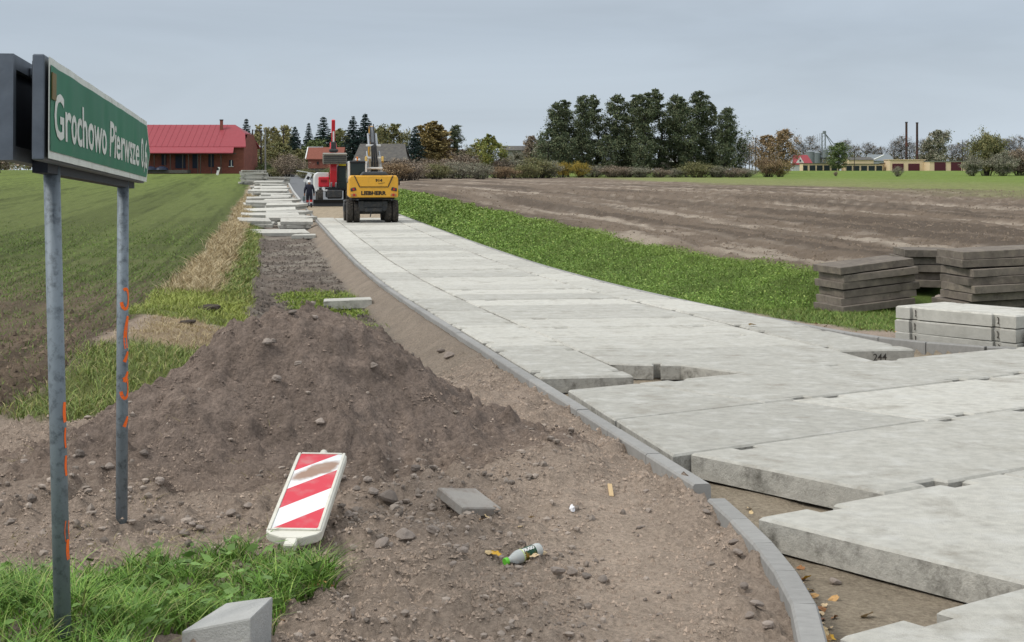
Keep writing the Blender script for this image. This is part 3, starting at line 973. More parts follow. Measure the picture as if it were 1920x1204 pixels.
tag(bot, 'discarded clear plastic drink bottle with green cap and dark label on dirt', 'bottle')
body = MB().lathe([(.0125, .014), (.013, .028), (.016, .036), (.026, .058), (.0315, .078), (.032, .10), (.030, .118), (.030, .15), (.0315, .168), (.032, .195), (.030, .206), (.022, .211)], 'x', 20).build('body', m_pet, bot, smooth=True)
MB().lathe([(.0155, 0), (.0165, .003), (.0165, .018), (.015, .019)], 'x', 18).build('cap', m_cap, bot)
lab = MB().lathe([(.0318, .098), (.0318, .17)], 'x', 24).build('label', m_lab, bot, smooth=True)
lab.data.materials.append(m_laby)
tm = text_mesh('lettering', 'FRUGO', .024, m_labw, .0002, .0012)
w_ = tm['w']
for v in tm.vertices:
    lx = .168 - (v.co.x / w_) * .066; aa = R(78) + (v.co.y - .009) / .032
    rr = .0324 + v.co.z
    v.co = Vector((.098 + (v.co.x / w_) * .066, -rr * math.cos(aa), rr * math.sin(aa)))
link('lettering', tm, lab)
MB().lathe([(.0321, .094), (.0321, .0985)], 'x', 24).build('lime_band', m_laby, lab)

# --- lumps of concrete, stick, paper
m_cblock = mat('grey_concrete_block', (.43, .43, .41), rough=.85, var=.12, nscale=9, bump=.5, bscale=70, stain=(.52, .52, .49), stain_scale=3, stain_amt=.5)
def ground_hit(px, py, lo=3.0, hi=120.0):
    """first point of the ground seen at a photograph pixel"""
    ds = np.exp(np.linspace(math.log(lo), math.log(hi), 900))
    x = (px - 960) / 2600 * ds; z = CAMZ - (py - 320) / 2600 * ds
    g = ground_z(x, ds)
    k = int(np.argmax(z <= g))
    return Vector((x[k], ds[k], g[k]))
c0 = ground_hit(430, 1195)
def hexa(name, pts, material, label, cat, group=None, bevel=.008, loc=None):
    """six-sided lump: four base points, four top points"""
    loc = loc or Vector(pts[0])
    return tag(MB().add([Vector(p) for p in pts], [(3, 2, 1, 0), (4, 5, 6, 7), (0, 1, 5, 4), (1, 2, 6, 5), (2, 3, 7, 6), (3, 0, 4, 7)]).build(name, material, None, loc, bevel=bevel, seg=2), label, cat, group)
# broken kerb piece: its top slopes up to a sharp corner
dB = 5.0
zg = gz(-1.05, 5.0)
P = lambda px, py, d: unproj(px, py, d)
A = [P(340, 1240, 4.95), P(470, 1262, 4.80), P(508, 1215, 5.05), P(395, 1190, 5.25), P(340, 1184, 4.95), P(470, 1158, 4.80), P(512, 1118, 5.05), P(425, 1130, 5.25)]
cen = sum(A, Vector()) / 8
low = min(p.z for p in A); shift = gz(cen.x, cen.y) - .04 - low
for p in A[:4]: p.z = gz(p.x, p.y) - .04
hexa('concrete_offcut', [p - cen for p in A], m_cblock, 'broken wedge of pale grey kerb concrete beside the long grass', 'concrete offcut', loc=cen)
ct = ground_hit(878, 962)
ti = MB().box((0, 0, 0), (.25, .25, .05)).build('paving_tile', mat('dirty_tile', (.36, .335, .30), rough=.9, var=.15, nscale=10, bump=.4, bscale=70, stain=(.19, .15, .12), stain_scale=5, stain_amt=.9), None, ct + Vector((0, .03, .035)), (R(14), R(9), R(38)), bevel=.006)
tag(ti, 'dirt-smeared square grey paving tile half sunk in the soil', 'paving tile')
cs = ground_hit(1145, 928)
wo = MB().box((0, 0, 0), (.026, .115, .012)).build('wood_stick', mat('raw_wood', (.55, .40, .22), rough=.7, var=.15, nscale=20, stretch=(6, 1, 6)), None, cs + Vector((0, 0, .02)), (R(24), R(5), R(4)), bevel=.002)
tag(wo, 'short pale stick of raw wood lying on the dirt', 'stick')
cp = ground_hit(1073, 962)
mb = MB(); bmt = bmesh.new(); bmesh.ops.create_icosphere(bmt, subdivisions=2, radius=.02)
for v in bmt.verts:
    v.co *= random.uniform(.7, 1.25); v.co.x *= .75
pm = bpy.data.meshes.new('paper_wad'); bmt.to_mesh(pm); bmt.free(); pm.materials.append(mat('white_paper', (.82, .82, .84), rough=.7, var=.06))
tag(link('paper_wad', pm, None, cp + Vector((0, 0, .016))), 'small crumpled wad of white paper on the dirt', 'litter')
# loose half slab by the sand slope
cb = ground_hit(648, 580)
hs = link('concrete_slab', slab_mesh('half_slab', [(-.46, -.36), (.46, -.36), (.46, .36), (-.46, .36)], .17, m_conc, .014), None, (cb.x, cb.y + .32, cb.z + .15), (R(-2.0), R(-1.5), R(7)))
tag(hs, 'single pale concrete slab piece lying on grass behind the dirt heap', 'concrete slab', None, 'thing')
# chalked number on the end of the last edge slab
tm = text_mesh('lettering', '244', .11, mat('dark_marker', (.05, .045, .04), rough=.8), .0005, .001)
e0, e1_ = on_slab(1560, 652), on_slab(1690, 650)
ex = Vector((RC, RS, 0))
xx, yy = xy(6.66, 14.545)
lo_ = link('lettering', tm, road, (xx, yy - .001, float(zb(yy)) - .125), (R(90), 0, R(10)))

# ================================================================== STACKS OF SLABS
ORD = ['first', 'second', 'third', 'fourth', 'fifth', 'sixth', 'seventh', 'eighth', 'ninth', 'tenth', 'eleventh', 'twelfth', 'thirteenth', 'fourteenth', 'fifteenth', 'sixteenth']
m_old = mat('weathered_concrete', (.178, .152, .125), rough=.95, var=.32, nscale=7, bump=.5, bscale=70, stain=(.30, .255, .195), stain_scale=4, stain_amt=.6, objvar=.22, detail=9, stain2=(.075, .06, .048), stain2_scale=5, stain2_amt=.8, stain2_lo=.56)
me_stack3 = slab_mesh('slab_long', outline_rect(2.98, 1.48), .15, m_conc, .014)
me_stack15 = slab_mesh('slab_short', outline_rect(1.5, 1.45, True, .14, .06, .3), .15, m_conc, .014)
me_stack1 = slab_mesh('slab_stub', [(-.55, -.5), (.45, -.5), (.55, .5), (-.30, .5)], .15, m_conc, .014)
me_point = slab_mesh('slab_pointed', [(-1.2, -.7), (.75, -.7), (1.35, 0), (.75, .7), (-1.2, .7)], .15, m_conc, .014)
def pile(meshes, x, y, yaw, label, group, tilt=(0, 0), gap=.012, z0=None, th=.15, jit=.05, yj=2.5):
    z = (gz(x, y) if z0 is None else z0) - .02
    n = len(meshes)
    for i, me in enumerate(meshes):
        z += th + gap
        pos = 'only' if n == 1 else ('bottom' if i == 0 else ('top' if i == n - 1 else ORD[i] + '-from-bottom'))
        lb = label if n == 1 else label.replace('slab', pos + ' slab', 1)
        sh = .62 if (n > 1 and me in (me_point, me_stack15) and meshes[0] is me_stack3) else 0.0
        o = link('concrete_slab', me, None, (x + sh * math.cos(yaw) + random.uniform(-jit, jit), y + sh * math.sin(yaw) + random.uniform(-jit, jit), z),
                 (tilt[0] + R(random.uniform(-.5, .5)), tilt[1] + R(random.uniform(-.5, .5)), yaw + R(random.uniform(-yj, yj))))
        tag(o, lb, 'concrete slab', group, 'thing')
S3, S15, SP = me_stack3, me_stack15, me_point
rows_l = [  # depth, s, slabs from the bottom, yaw, tilt
    (57.5, 1.75, [me_stack1], 4, (0, 0)), (61.0, .65, [S3], 4, (0, -.02)), (65.0, 1.5, [S15] * 3, 2, (0, 0)), (66.2, -.25, [S15] * 2, 0, (0, 0)),
    (69.5, 1.5, [S15, S15, SP], 6, (0, 0)), (72.5, .3, [S3] * 3, -2, (0, 0)), (76.5, .75, [S3, S3, SP], 1, (0, 0)), (81.0, .5, [S3] * 3, 3, (0, 0)),
    (85.5, .8, [S3, S3, SP, SP], -3, (0, 0)), (90.0, .35, [S3] * 4, 2, (0, 0)), (95.0, .7, [S3, S3, S3, SP], -2, (0, 0)), (100.0, .25, [S3] * 4, 2, (0, 0)),
    (105.0, .6, [S3, S3, SP, S15], -4, (0, 0)), (110.0, .3, [S3, S3, SP, SP], 3, (0, 0)), (116.0, .5, [S3] * 5, -2, (0, 0)), (122.0, .2, [S3, S3, S3, S3, SP], 3, (0, 0)),
    (128.0, .5, [S3] * 5, -3, (0, 0)), (135.0, .1, [S3, S3, S3, S3, SP], 2, (0, 0)), (142.0, .4, [S3] * 6, -1, (0, 0)),
    (152.0, -1.2, [S3] * 8, 2, (0, 0)), (157.0, 1.3, [S3] * 7, 0, (0, 0)), (172.0, -1.5, [S3] * 8, 4, (0, 0)),
]
ORD += ['seventeenth', 'eighteenth', 'nineteenth', 'twentieth', 'twenty-first', 'twenty-second', 'twenty-third', 'twenty-fourth']
for i, (d, s_, ms, yaw, tl) in enumerate(rows_l):
    s_ -= .28
    tt = (d - RS * s_) / RC
    x, y = xy(s_, tt)
    if d < 145 and i > 0:
        tl = (R(random.uniform(2.5, 5.5)), R(random.uniform(-1.5, 1.5)))
    pile(ms, x, y, R(10 + yaw), 'pale concrete slab in the %s pile along the kerb counted from the dirt heap' % ORD[i], 'new slabs piled along the kerb, pile %d' % (i + 1), tl, gap=.02, jit=.14, yj=6, z0=gz(x, y) + (.05 if d < 145 else 0))
# new slabs by the side road
nd = Vector((.62, -.785, 0)); nb = Vector((.785, .62, 0))
me_new = slab_mesh('slab_new', outline_rect(1.66, 1.0, True, .11, .05, .26), .15, m_conc, .016)
for q, n in ((0, 3), (1, 2)):
    c = Vector((4.76, 17.22, 0)) + nd * (.83 + q * 1.72) + nb * (.5 + .1 * q)
    pile([me_new] * n, c.x, c.y, math.atan2(nd.y, nd.x), 'clean pale slab in the %s stack behind the side road kerb' % ('three-high' if q == 0 else 'two-high'), 'new slabs behind the side road kerb, stack %d' % (q + 1), z0=-.425, gap=.006, jit=.012, yj=.6)
m_conc_clean = mat('clean_slab_flank', (.44, .43, .385), rough=.9, var=.14, nscale=9, bump=.4, bscale=60, stain=(.33, .32, .28), stain_scale=5, stain_amt=.5, objvar=.08, spec=.2, detail=9, stain2=(.16, .15, .13), stain2_scale=26, stain2_amt=.5, stain2_lo=.62)
for m_ in (me_new, me_stack3, me_stack15, me_stack1, me_point):
    m_.materials[1] = m_conc_clean
m_iron = mat('rusty_iron', (.045, .036, .03), rough=.8, var=.3)
for o in [o for o in scene.objects if o.data and o.data.name.startswith('slab_new')]:
    for x in (-.57, .57):
        MB().path([(x - .02, -.44, -.04), (x + .025, -.49, -.045), (x + .03, -.49, -.105), (x - .02, -.44, -.11)], .006, 5).build('lifting_hook', m_iron, o)
# weathered slabs on the grass
def rough_slab(seed, L, W, th):
    """worn slab: straight edges with a few chipped places"""
    r = random.Random(seed)
    def edge(p, q, n, nx, ny):
        outp = [p]
        for i in range(1, n):
            t_ = (i + r.uniform(-.3, .3)) / n
            k_ = r.uniform(0, .006) + (r.uniform(.012, .03) if r.random() < .16 else 0)
            outp.append((p[0] + (q[0] - p[0]) * t_ + nx * k_, p[1] + (q[1] - p[1]) * t_ + ny * k_))
        return outp
    x, y = L / 2, W / 2
    c = lambda: r.uniform(0, .03)
    A = [(-x + c(), -y), (x - c(), -y + c()), (x, y - c()), (-x + c(), y)]
    pts = edge(A[0], A[1], 9, 0, 1) + edge(A[1], A[2], 6, -1, 0) + edge(A[2], A[3], 9, 0, -1) + edge(A[3], A[0], 6, 1, 0)
    return slab_mesh('rough_slab', pts, th, m_old, .006)
olds = [rough_slab(i, 1.36, 1.0, .112) for i in range(4)]
oldl = [rough_slab(10 + i, 2.6, 1.0, .115) for i in range(4)]
def oldpile(px, py, d, meshes, n, yaw, tilt, label, group, jit=.08, gap=.012, th=.112):
    b = unproj(px, py, d)
    pile([meshes[(i * 7 + i // 2) % len(meshes)] for i in range(n)], b.x, d, yaw, label, group, tilt, gap=gap, z0=gz(b.x, d) + .06, th=th, jit=jit, yj=4)
oldpile(1622, 557, 23.0, olds, 6, R(12), (0, R(-5.5)), 'weathered brown slab in the six-high leaning stack on the grass', 'weathered slabs, leaning stack', gap=.015)
oldpile(1728, 535, 24.6, [rough_slab(30, .9, .9, .12), rough_slab(31, 1.0, .9, .12)], 5, R(-4), (0, R(1)), 'weathered brown slab in the short stack between two larger stacks', 'weathered slabs, stack between the others', gap=.02)
oldpile(1925, 556, 22.0, oldl, 8, R(9), (0, R(-2.2)), 'weathered brown slab in the long eight-high stack on the grass', 'weathered slabs, long stack', gap=.018, jit=.07)
# ================================================================== MACHINES AND WORKER
m_yel = mat('machine_yellow', (.80, .41, .035), rough=.4, var=.06, nscale=4, spec=.5, stain=(.42, .24, .06), stain_scale=3, stain_amt=.3)
m_dark = mat('machine_dark_grey', (.045, .047, .05), rough=.55, var=.2, nscale=8, stain=(.13, .11, .085), stain_scale=5, stain_amt=.5)
m_black = mat('black_rubber', (.020, .020, .021), rough=.7, var=.25, nscale=12)
m_tyre = mat('dusty_tyre', (.048, .043, .038), rough=.9, var=.3, nscale=10, stain=(.15, .125, .095), stain_scale=5, stain_amt=.6)
m_white = mat('machine_white', (.72, .72, .70), rough=.4, var=.06)
m_red = mat('machine_red', (.62, .018, .035), rough=.38, var=.08, spec=.5)
m_silver = mat('hydraulic_silver', (.36, .38, .40), rough=.3, metal=.5, var=.12)
m_glass = mat('cab_glass', (.022, .034, .034), rough=.12, spec=.35)
m_lred = mat('tail_lamp_red', (.5, .03, .02), rough=.3)
m_lamp = mat('lamp_clear', (.8, .8, .78), rough=.2)
m_bucket = mat('bucket_steel', (.20, .19, .165), rough=.6, metal=.2, var=.25, nscale=8, stain=(.30, .26, .2), stain_scale=6, stain_amt=.5)
def tyre_mesh(name, r, w):
    mb = MB()
    mb.lathe([(r * .55, -w / 2), (r * .9, -w / 2), (r, -w * .38), (r, w * .38), (r * .9, w / 2), (r * .55, w / 2)], 'x', 28)
    n = 20
    for i in range(n):
        a = 2 * math.pi * i / n
        for sgn in (-1, 1):
            aa = a + (0 if sgn > 0 else math.pi / n)
            M = Matrix.Rotation(aa, 4, 'X') @ Matrix.Translation((sgn * w * .22, 0, r)) @ Matrix.Rotation(sgn * .5, 4, 'Z')
            mb.box((0, 0, 0), (w * .46, r * .13, r * .07), M=M)
    return mb.mesh(name, m_tyre)
def rim_mesh(r, w):
    return MB().lathe([(r * .56, -w * .35), (r * .5, -w * .3), (r * .18, -w * .2), (r * .18, w * .2), (r * .5, w * .3), (r * .56, w * .35)], 'x', 20).mesh('rim', m_dark)
ME_T = tyre_mesh('tyre', .53, .31); ME_R = rim_mesh(.53, .31)
def wheel(parent, x, y, r=.53):
    w = empty('wheel', (x, y, r), parent=parent)
    link('tyre', ME_T, w); link('rim', ME_R, w)
    return w
# --- yellow wheeled excavator seen from behind
XE, YE = (697 - 960) / 2600 * 66.5, 66.5
exc = empty('wheeled_excavator', (XE, YE, float(zb(YE)) + .005), (0, 0, R(10)))
exc.scale = (.95, .95, .985)
tag(exc, 'yellow wheeled excavator seen from the rear on the slab road', 'excavator')
# undercarriage
MB().box((0, .9, .86), (.95, 3.6, .34)).box((0, -.62, .80), (1.45, .5, .52)).build('chassis', m_dark, exc, bevel=.04)
MB().tube((-1.0, -.35, .53), (1.0, -.35, .53), .13, n=10).build('axle', m_dark, exc)
MB().tube((-1.0, 2.25, .53), (1.0, 2.25, .53), .13, n=10).build('axle', m_dark, exc)
for x in (-1.13, -.79, .79, 1.13):
    wheel(exc, x, -.35); wheel(exc, x, 2.25)
MB().box((-.98, .95, .97), (.75, 1.15, .16)).box((-1.28, .6, .7), (.22, .9, .4)).build('tool_box', m_dark, exc, bevel=.03)
MB().box((.98, .95, .97), (.75, 1.15, .16)).build('tool_box', m_dark, exc, bevel=.03)
MB().box((0, -.95, .62), (.85, .10, .18)).box((-.12, -1.0, .42), (.05, .05, .3), rot=(0, .2, 0)).build('tow_hitch', m_dark, exc, bevel=.015)
MB().lathe([(.62, 1.02), (.62, 1.2)], 'z', 24, Matrix.Translation((0, .75, 0))).build('slew_ring', m_black, exc)
# upper body
cwp = [(-1.2, 1.22), (1.2, 1.22), (1.22, 1.32), (1.22, 2.12), (1.13, 2.27), (-1.13, 2.27), (-1.22, 2.12), (-1.22, 1.32)]
cw = MB().prism(cwp, 'y', -1.35, -.35).build('counterweight', m_yel, exc, bevel=.07, seg=3)
MB().prism([(-.92, 2.25), (.92, 2.25), (.68, 1.74), (-.66, 1.74)], 'y', -1.385, -1.34).build('engine_cover', m_yel, cw, bevel=.02)
for x0, x1, xa, xb in ((-.98, -.93, -.68, -.72), (.98, .93, .70, .74)):
    MB().prism([(x0, 2.26), (x1, 2.26), (xa, 1.73), (xb, 1.73)], 'y', -1.375, -1.35).build('panel_gap', m_dark, cw)
MB().box((.01, -1.36, 1.715), (1.42, .03, .022)).build('panel_gap', m_dark, cw)
for sx in (-1, 1):
    MB().prism([(sx * .84, 1.56), (sx * 1.14, 1.50), (sx * 1.15, 1.66), (sx * .9, 1.72)][::sx], 'y', -1.385, -1.33).build('lamp_recess', m_dark, cw, bevel=.02)
    MB().lathe([(.055, 0), (.05, .03)], 'y', 12, Matrix.Translation((sx * 1.0, -1.41, 1.61))).build('tail_lamp', m_lred, cw)
    MB().prism([(sx * .82, 1.28), (sx * 1.12, 1.26), (sx * 1.13, 1.40), (sx * .86, 1.42)][::sx], 'y', -1.382, -1.33).build('lamp_recess', mat('dull_orange', (.40, .22, .09), rough=.6), cw, bevel=.02)
    MB().lathe([(.06, 0), (.055, .03)], 'y', 12, Matrix.Translation((sx * .97, -1.405, 1.34))).build('tail_lamp', m_lred, cw)
MB().prism([(-.64, 2.27), (.74, 2.27), (.58, 2.45), (-.5, 2.45)], 'y', -1.28, -.3).build('hood', mat('hood_grey', (.07, .075, .08), rough=.6, var=.1), exc, bevel=.05, seg=2)
MB().box((-.05, .55, 1.72), (2.2, 2.2, .98)).build('upper_body', m_yel, exc, bevel=.05)
MB().box((0, .2, 1.18), (2.1, 2.6, .14)).build('deck', m_black, exc)
tl = text_mesh('lettering', 'LIEBHERR', .25, m_black, .004, .012); w_ = tl['w']
for v in tl.vertices: v.co.x = v.co.x / w_ * 1.24 - .62
link('lettering', tl, cw, (.0, -1.358, 1.345), (R(90), 0, 0))
tl = text_mesh('lettering', '914', .17, m_black, .004, .008); w_ = tl['w']
for v in tl.vertices: v.co.x = v.co.x / w_ * .34
link('lettering', tl, cw, (.08, -1.39, 1.98), (R(90), 0, 0))
MB().box((.38, -1.388, 1.90), (.34, .006, .018), rot=(0, -.15, 0)).build('swoosh', m_black, cw)
# cab
cab = MB().prism([(-1.2, 1.9), (-.22, 1.9), (-.22, 2.9), (-.3, 2.98), (-1.12, 2.98), (-1.2, 2.9)], 'y', .15, 1.7).build('cab', m_dark, exc, bevel=.03)
MB().box((-.71, .14, 2.58), (.74, .03, .58)).build('rear_window', m_glass, cab, bevel=.01)
MB().box((-1.205, .9, 2.5), (.02, 1.2, .7)).build('side_window', m_glass, cab)
MB().box((-1.14, .13, 2.45), (.12, .08, 1.0)).build('cab_post', m_white, cab, bevel=.02)
MB().box((-.27, .13, 2.45), (.10, .08, 1.0)).build('cab_post', m_white, cab, bevel=.02)
MB().box((-.71, .12, 2.91), (.78, .08, .07)).build('roof_bar', m_black, cab)
MB().lathe([(.07, 2.98), (.07, 3.03), (.055, 3.05), (.055, 3.15), (.02, 3.18)], 'z', 12, Matrix.Translation((-.7, .5, 0))).build('beacon', mat('beacon_orange', (.7, .2, .02), rough=.3), cab)
for x in (-.78, -.62):
    MB().box((x, .2, 3.04), (.10, .08, .10)).build('work_lamp', m_lamp, cab, bevel=.02)
MB().box((-.86, .3, 2.45), (.04, .04, .25)).box((-.62, .5, 2.4), (.42, .2, .5)).build('seat', m_black, cab, bevel=.04)
# boom: lower part stands steeply, upper part reaches on forward
bx = .20
boom = MB()
boom.prism([(.75, 1.9), (1.35, 1.9), (2.25, 3.4), (2.05, 3.75), (1.75, 3.7)], 'x', bx - .15, bx + .15)
bo = boom.build('boom', mat('boom_dusty', (.22, .19, .14), rough=.5, var=.2, nscale=5, stain=(.55, .4, .15), stain_scale=2, stain_amt=.5), exc, bevel=.03)
for x in (bx - .31, bx + .31):
    MB().tube((x, .35, 2.2), (x, 1.55, 3.2), .085, n=12).build('lift_cylinder', mat('cylinder_grey', (.34, .33, .30), rough=.5, var=.15), bo)
    MB().tube((x, 1.55, 3.2), (x, 1.8, 3.45), .05, n=10).build('piston_rod', m_silver, bo)
for z, y, wd in ((2.62, .56, .78), (3.13, 1.0, .70), (3.75, 1.6, .76)):
    MB().box((bx, y, z), (wd, .09, .10)).build('cross_pipe', m_white, bo, bevel=.015)
for k, x in enumerate(np.linspace(-.16, .16, 6)):
    MB().path([(bx + x, .6, 2.3), (bx + x * .9, .62 + .1 * (k % 2), 2.9), (bx + x * .7, 1.3, 3.5 + .05 * k), (bx + x * .6, 1.8, 3.9)], .025, 6).build('hose', m_black, bo)
for x in (bx - .42, bx + .42):
    MB().box((x, .95, 3.05), (.12, .25, .28), rot=(-.3, 0, 0)).build('work_lamp_bracket', mat('lamp_yellow', (.6, .4, .12), rough=.5), bo, bevel=.03)
ub = MB().prism([(1.75, 3.65), (2.15, 3.6), (3.2, 4.45), (3.1, 4.75), (2.75, 4.72)], 'x', bx - .09, bx + .09).build('upper_boom', mat('boom_grey', (.17, .18, .19), rough=.4, metal=.3, var=.15), exc, bevel=.03)
for x in (bx - .20, bx + .20):
    MB().tube((x, 1.9, 3.75), (x, 2.6, 4.35), .065, n=10).build('tilt_cylinder', m_silver, ub)
MB().box((bx, 2.55, 4.3), (.52, .10, .10)).build('cross_pipe', m_silver, ub, bevel=.015)
MB().box((bx, 2.2, 4.0), (.46, .08, .08)).build('cross_pipe', m_silver, ub, bevel=.015)
for x in (bx - .10, bx + .10):
    MB().path([(x, 1.8, 3.85), (x, 2.4, 4.45), (x, 2.9, 4.85)], .028, 6).build('hose', m_black, ub)
MB().prism([(2.9, 4.75), (3.2, 4.78), (4.3, 2.6), (4.1, 2.5)], 'x', bx - .12, bx + .12).build('dipper_arm', m_yel, exc, bevel=.03)
MB().prism([(3.7, 2.5), (4.4, 2.5), (4.5, 1.9), (4.0, 1.4), (3.4, 1.7)], 'x', bx - .5, bx + .5).build('bucket', m_bucket, exc, bevel=.03)
MB().path([(1.22, -1.2, 2.0), (1.36, -1.1, 2.1), (1.36, -.2, 2.1), (1.22, -.1, 1.9)], .02, 6).build('handrail', m_black, exc)
MB().box((1.42, .4, 1.95), (.06, .22, .34)).path([(1.2, .4, 1.7), (1.42, .4, 1.9)], .02, 6).build('mirror', m_black, exc, bevel=.02)

# --- red and white excavator facing this way
YR = 93.0
XR = (627 - 960) / 2600 * YR
red = empty('red_excavator', (XR, YR, gz(XR, YR) + .01), (0, 0, R(10)))
red.scale = (1, 1, 1.08)
tag(red, 'red and white wheeled excavator with raised ribbed bucket standing beyond the worker', 'excavator')
MB().prism([(-.45, .0), (-.2, .0), (-.12, .2), (-.2, .42), (-.45, .42), (-.34, .2)], 'x', -1.42, 1.35).build('dozer_blade', m_black, red, bevel=.02)
for x in (-.95, .95):
    for y in (.25, 2.6):
        w = wheel(red, x, y, .5); w.scale = (1.25, .95, .95)
MB().box((.02, 1.4, .75), (1.0, 3.2, .5)).build('chassis', m_dark, red, bevel=.05)
MB().box((.02, .0, .68), (.95, .2, .46)).build('front_plate', m_dark, red, bevel=.03)
MB().box((0, 1.7, 1.05), (2.3, 2.6, .16)).build('deck', m_black, red, bevel=.03)
cv = MB().prism([(-1.32, .95), (-.32, .95), (-.32, 2.08), (-1.05, 2.1), (-1.25, 2.0), (-1.32, 1.8)], 'y', .5, 2.9).build('engine_housing', m_white, red, bevel=.06, seg=2)
rp = MB().box((-.68, .46, 1.5), (.72, .12, .62)).build('red_panel', m_red, cv, bevel=.04)
MB().box((-.68, .385, 1.56), (.42, .03, .16)).build('grille', mat('grille_red', (.25, .01, .015), rough=.6), rp)
for x in (-1.12, -.72):
    MB().lathe([(.11, 0), (.09, .08)], 'y', 14, Matrix.Translation((x, .30, 1.08))).build('headlamp', m_lamp, red)
MB().box((-.85, .38, .96), (.9, .2, .12)).build('bumper', m_white, red, bevel=.03)
rc = MB().prism([(.22, .95), (1.05, .95), (1.05, 2.45), (.98, 2.55), (.3, 2.55), (.22, 2.45)], 'y', .45, 2.0).build('cab', m_dark, red, bevel=.03)
MB().box((.63, .44, 1.95), (.68, .03, .95)).build('windscreen', m_glass, rc)
MB().box((.63, .44, 1.25), (.6, .03, .35)).build('lower_window', m_glass, rc)
MB().box((.63, .5, 2.56), (.62, .5, .10)).build('roof_light_bar', mat('bright_yellow', (.75, .62, .04), rough=.5), rc, bevel=.02)
rb = MB().prism([(.9, 1.0), (.35, 1.05), (.1, 2.2), (.35, 3.6), (.8, 4.0), (.9, 3.5), (.65, 2.3)], 'x', -.27, .17).build('boom', m_red, red, bevel=.03)
MB().box((-.05, .28, 1.05), (.62, .3, .3)).build('boom_foot', m_black, red, bevel=.03)
for x in (-.2, .1):
    MB().tube((x, .3, 1.0), (x, .0, 1.45), .06, n=8).build('lift_cylinder', m_silver, rb)
MB().prism([(.5, 4.0), (.85, 4.05), (.45, 5.4), (.25, 5.35)], 'x', -.17, .07).build('dipper_arm', m_red, red, bevel=.05, seg=2)
MB().box((-.05, .22, 4.3), (.1, .16, .7)).build('decal_light', m_white, red)
MB().box((-.05, .2, 3.75), (.34, .3, .5)).box((-.05, .1, 3.45), (.6, .3, .2)).build('quick_coupler', m_dark, red, bevel=.05)
bk = MB()
bk.prism([(-.45, 2.62), (-.2, 2.6), (.25, 2.85), (.3, 3.25), (-.2, 3.32), (-.42, 3.1)], 'x', -.78, .80)
bko = bk.build('bucket', m_bucket, red, bevel=.03)
for z in (2.72, 2.84, 2.96, 3.08):
    MB().box((.01, -.46 - (z - 2.7) * .02, z), (1.5, .05, .035)).build('bucket_rib', m_dark, bko)
MB().box((.01, -.44, 3.22), (1.6, .12, .10), rot=(.3, 0, 0)).build('bucket_lip', mat('worn_edge', (.36, .34, .30), rough=.5, metal=.3, var=.15), bko, bevel=.01)

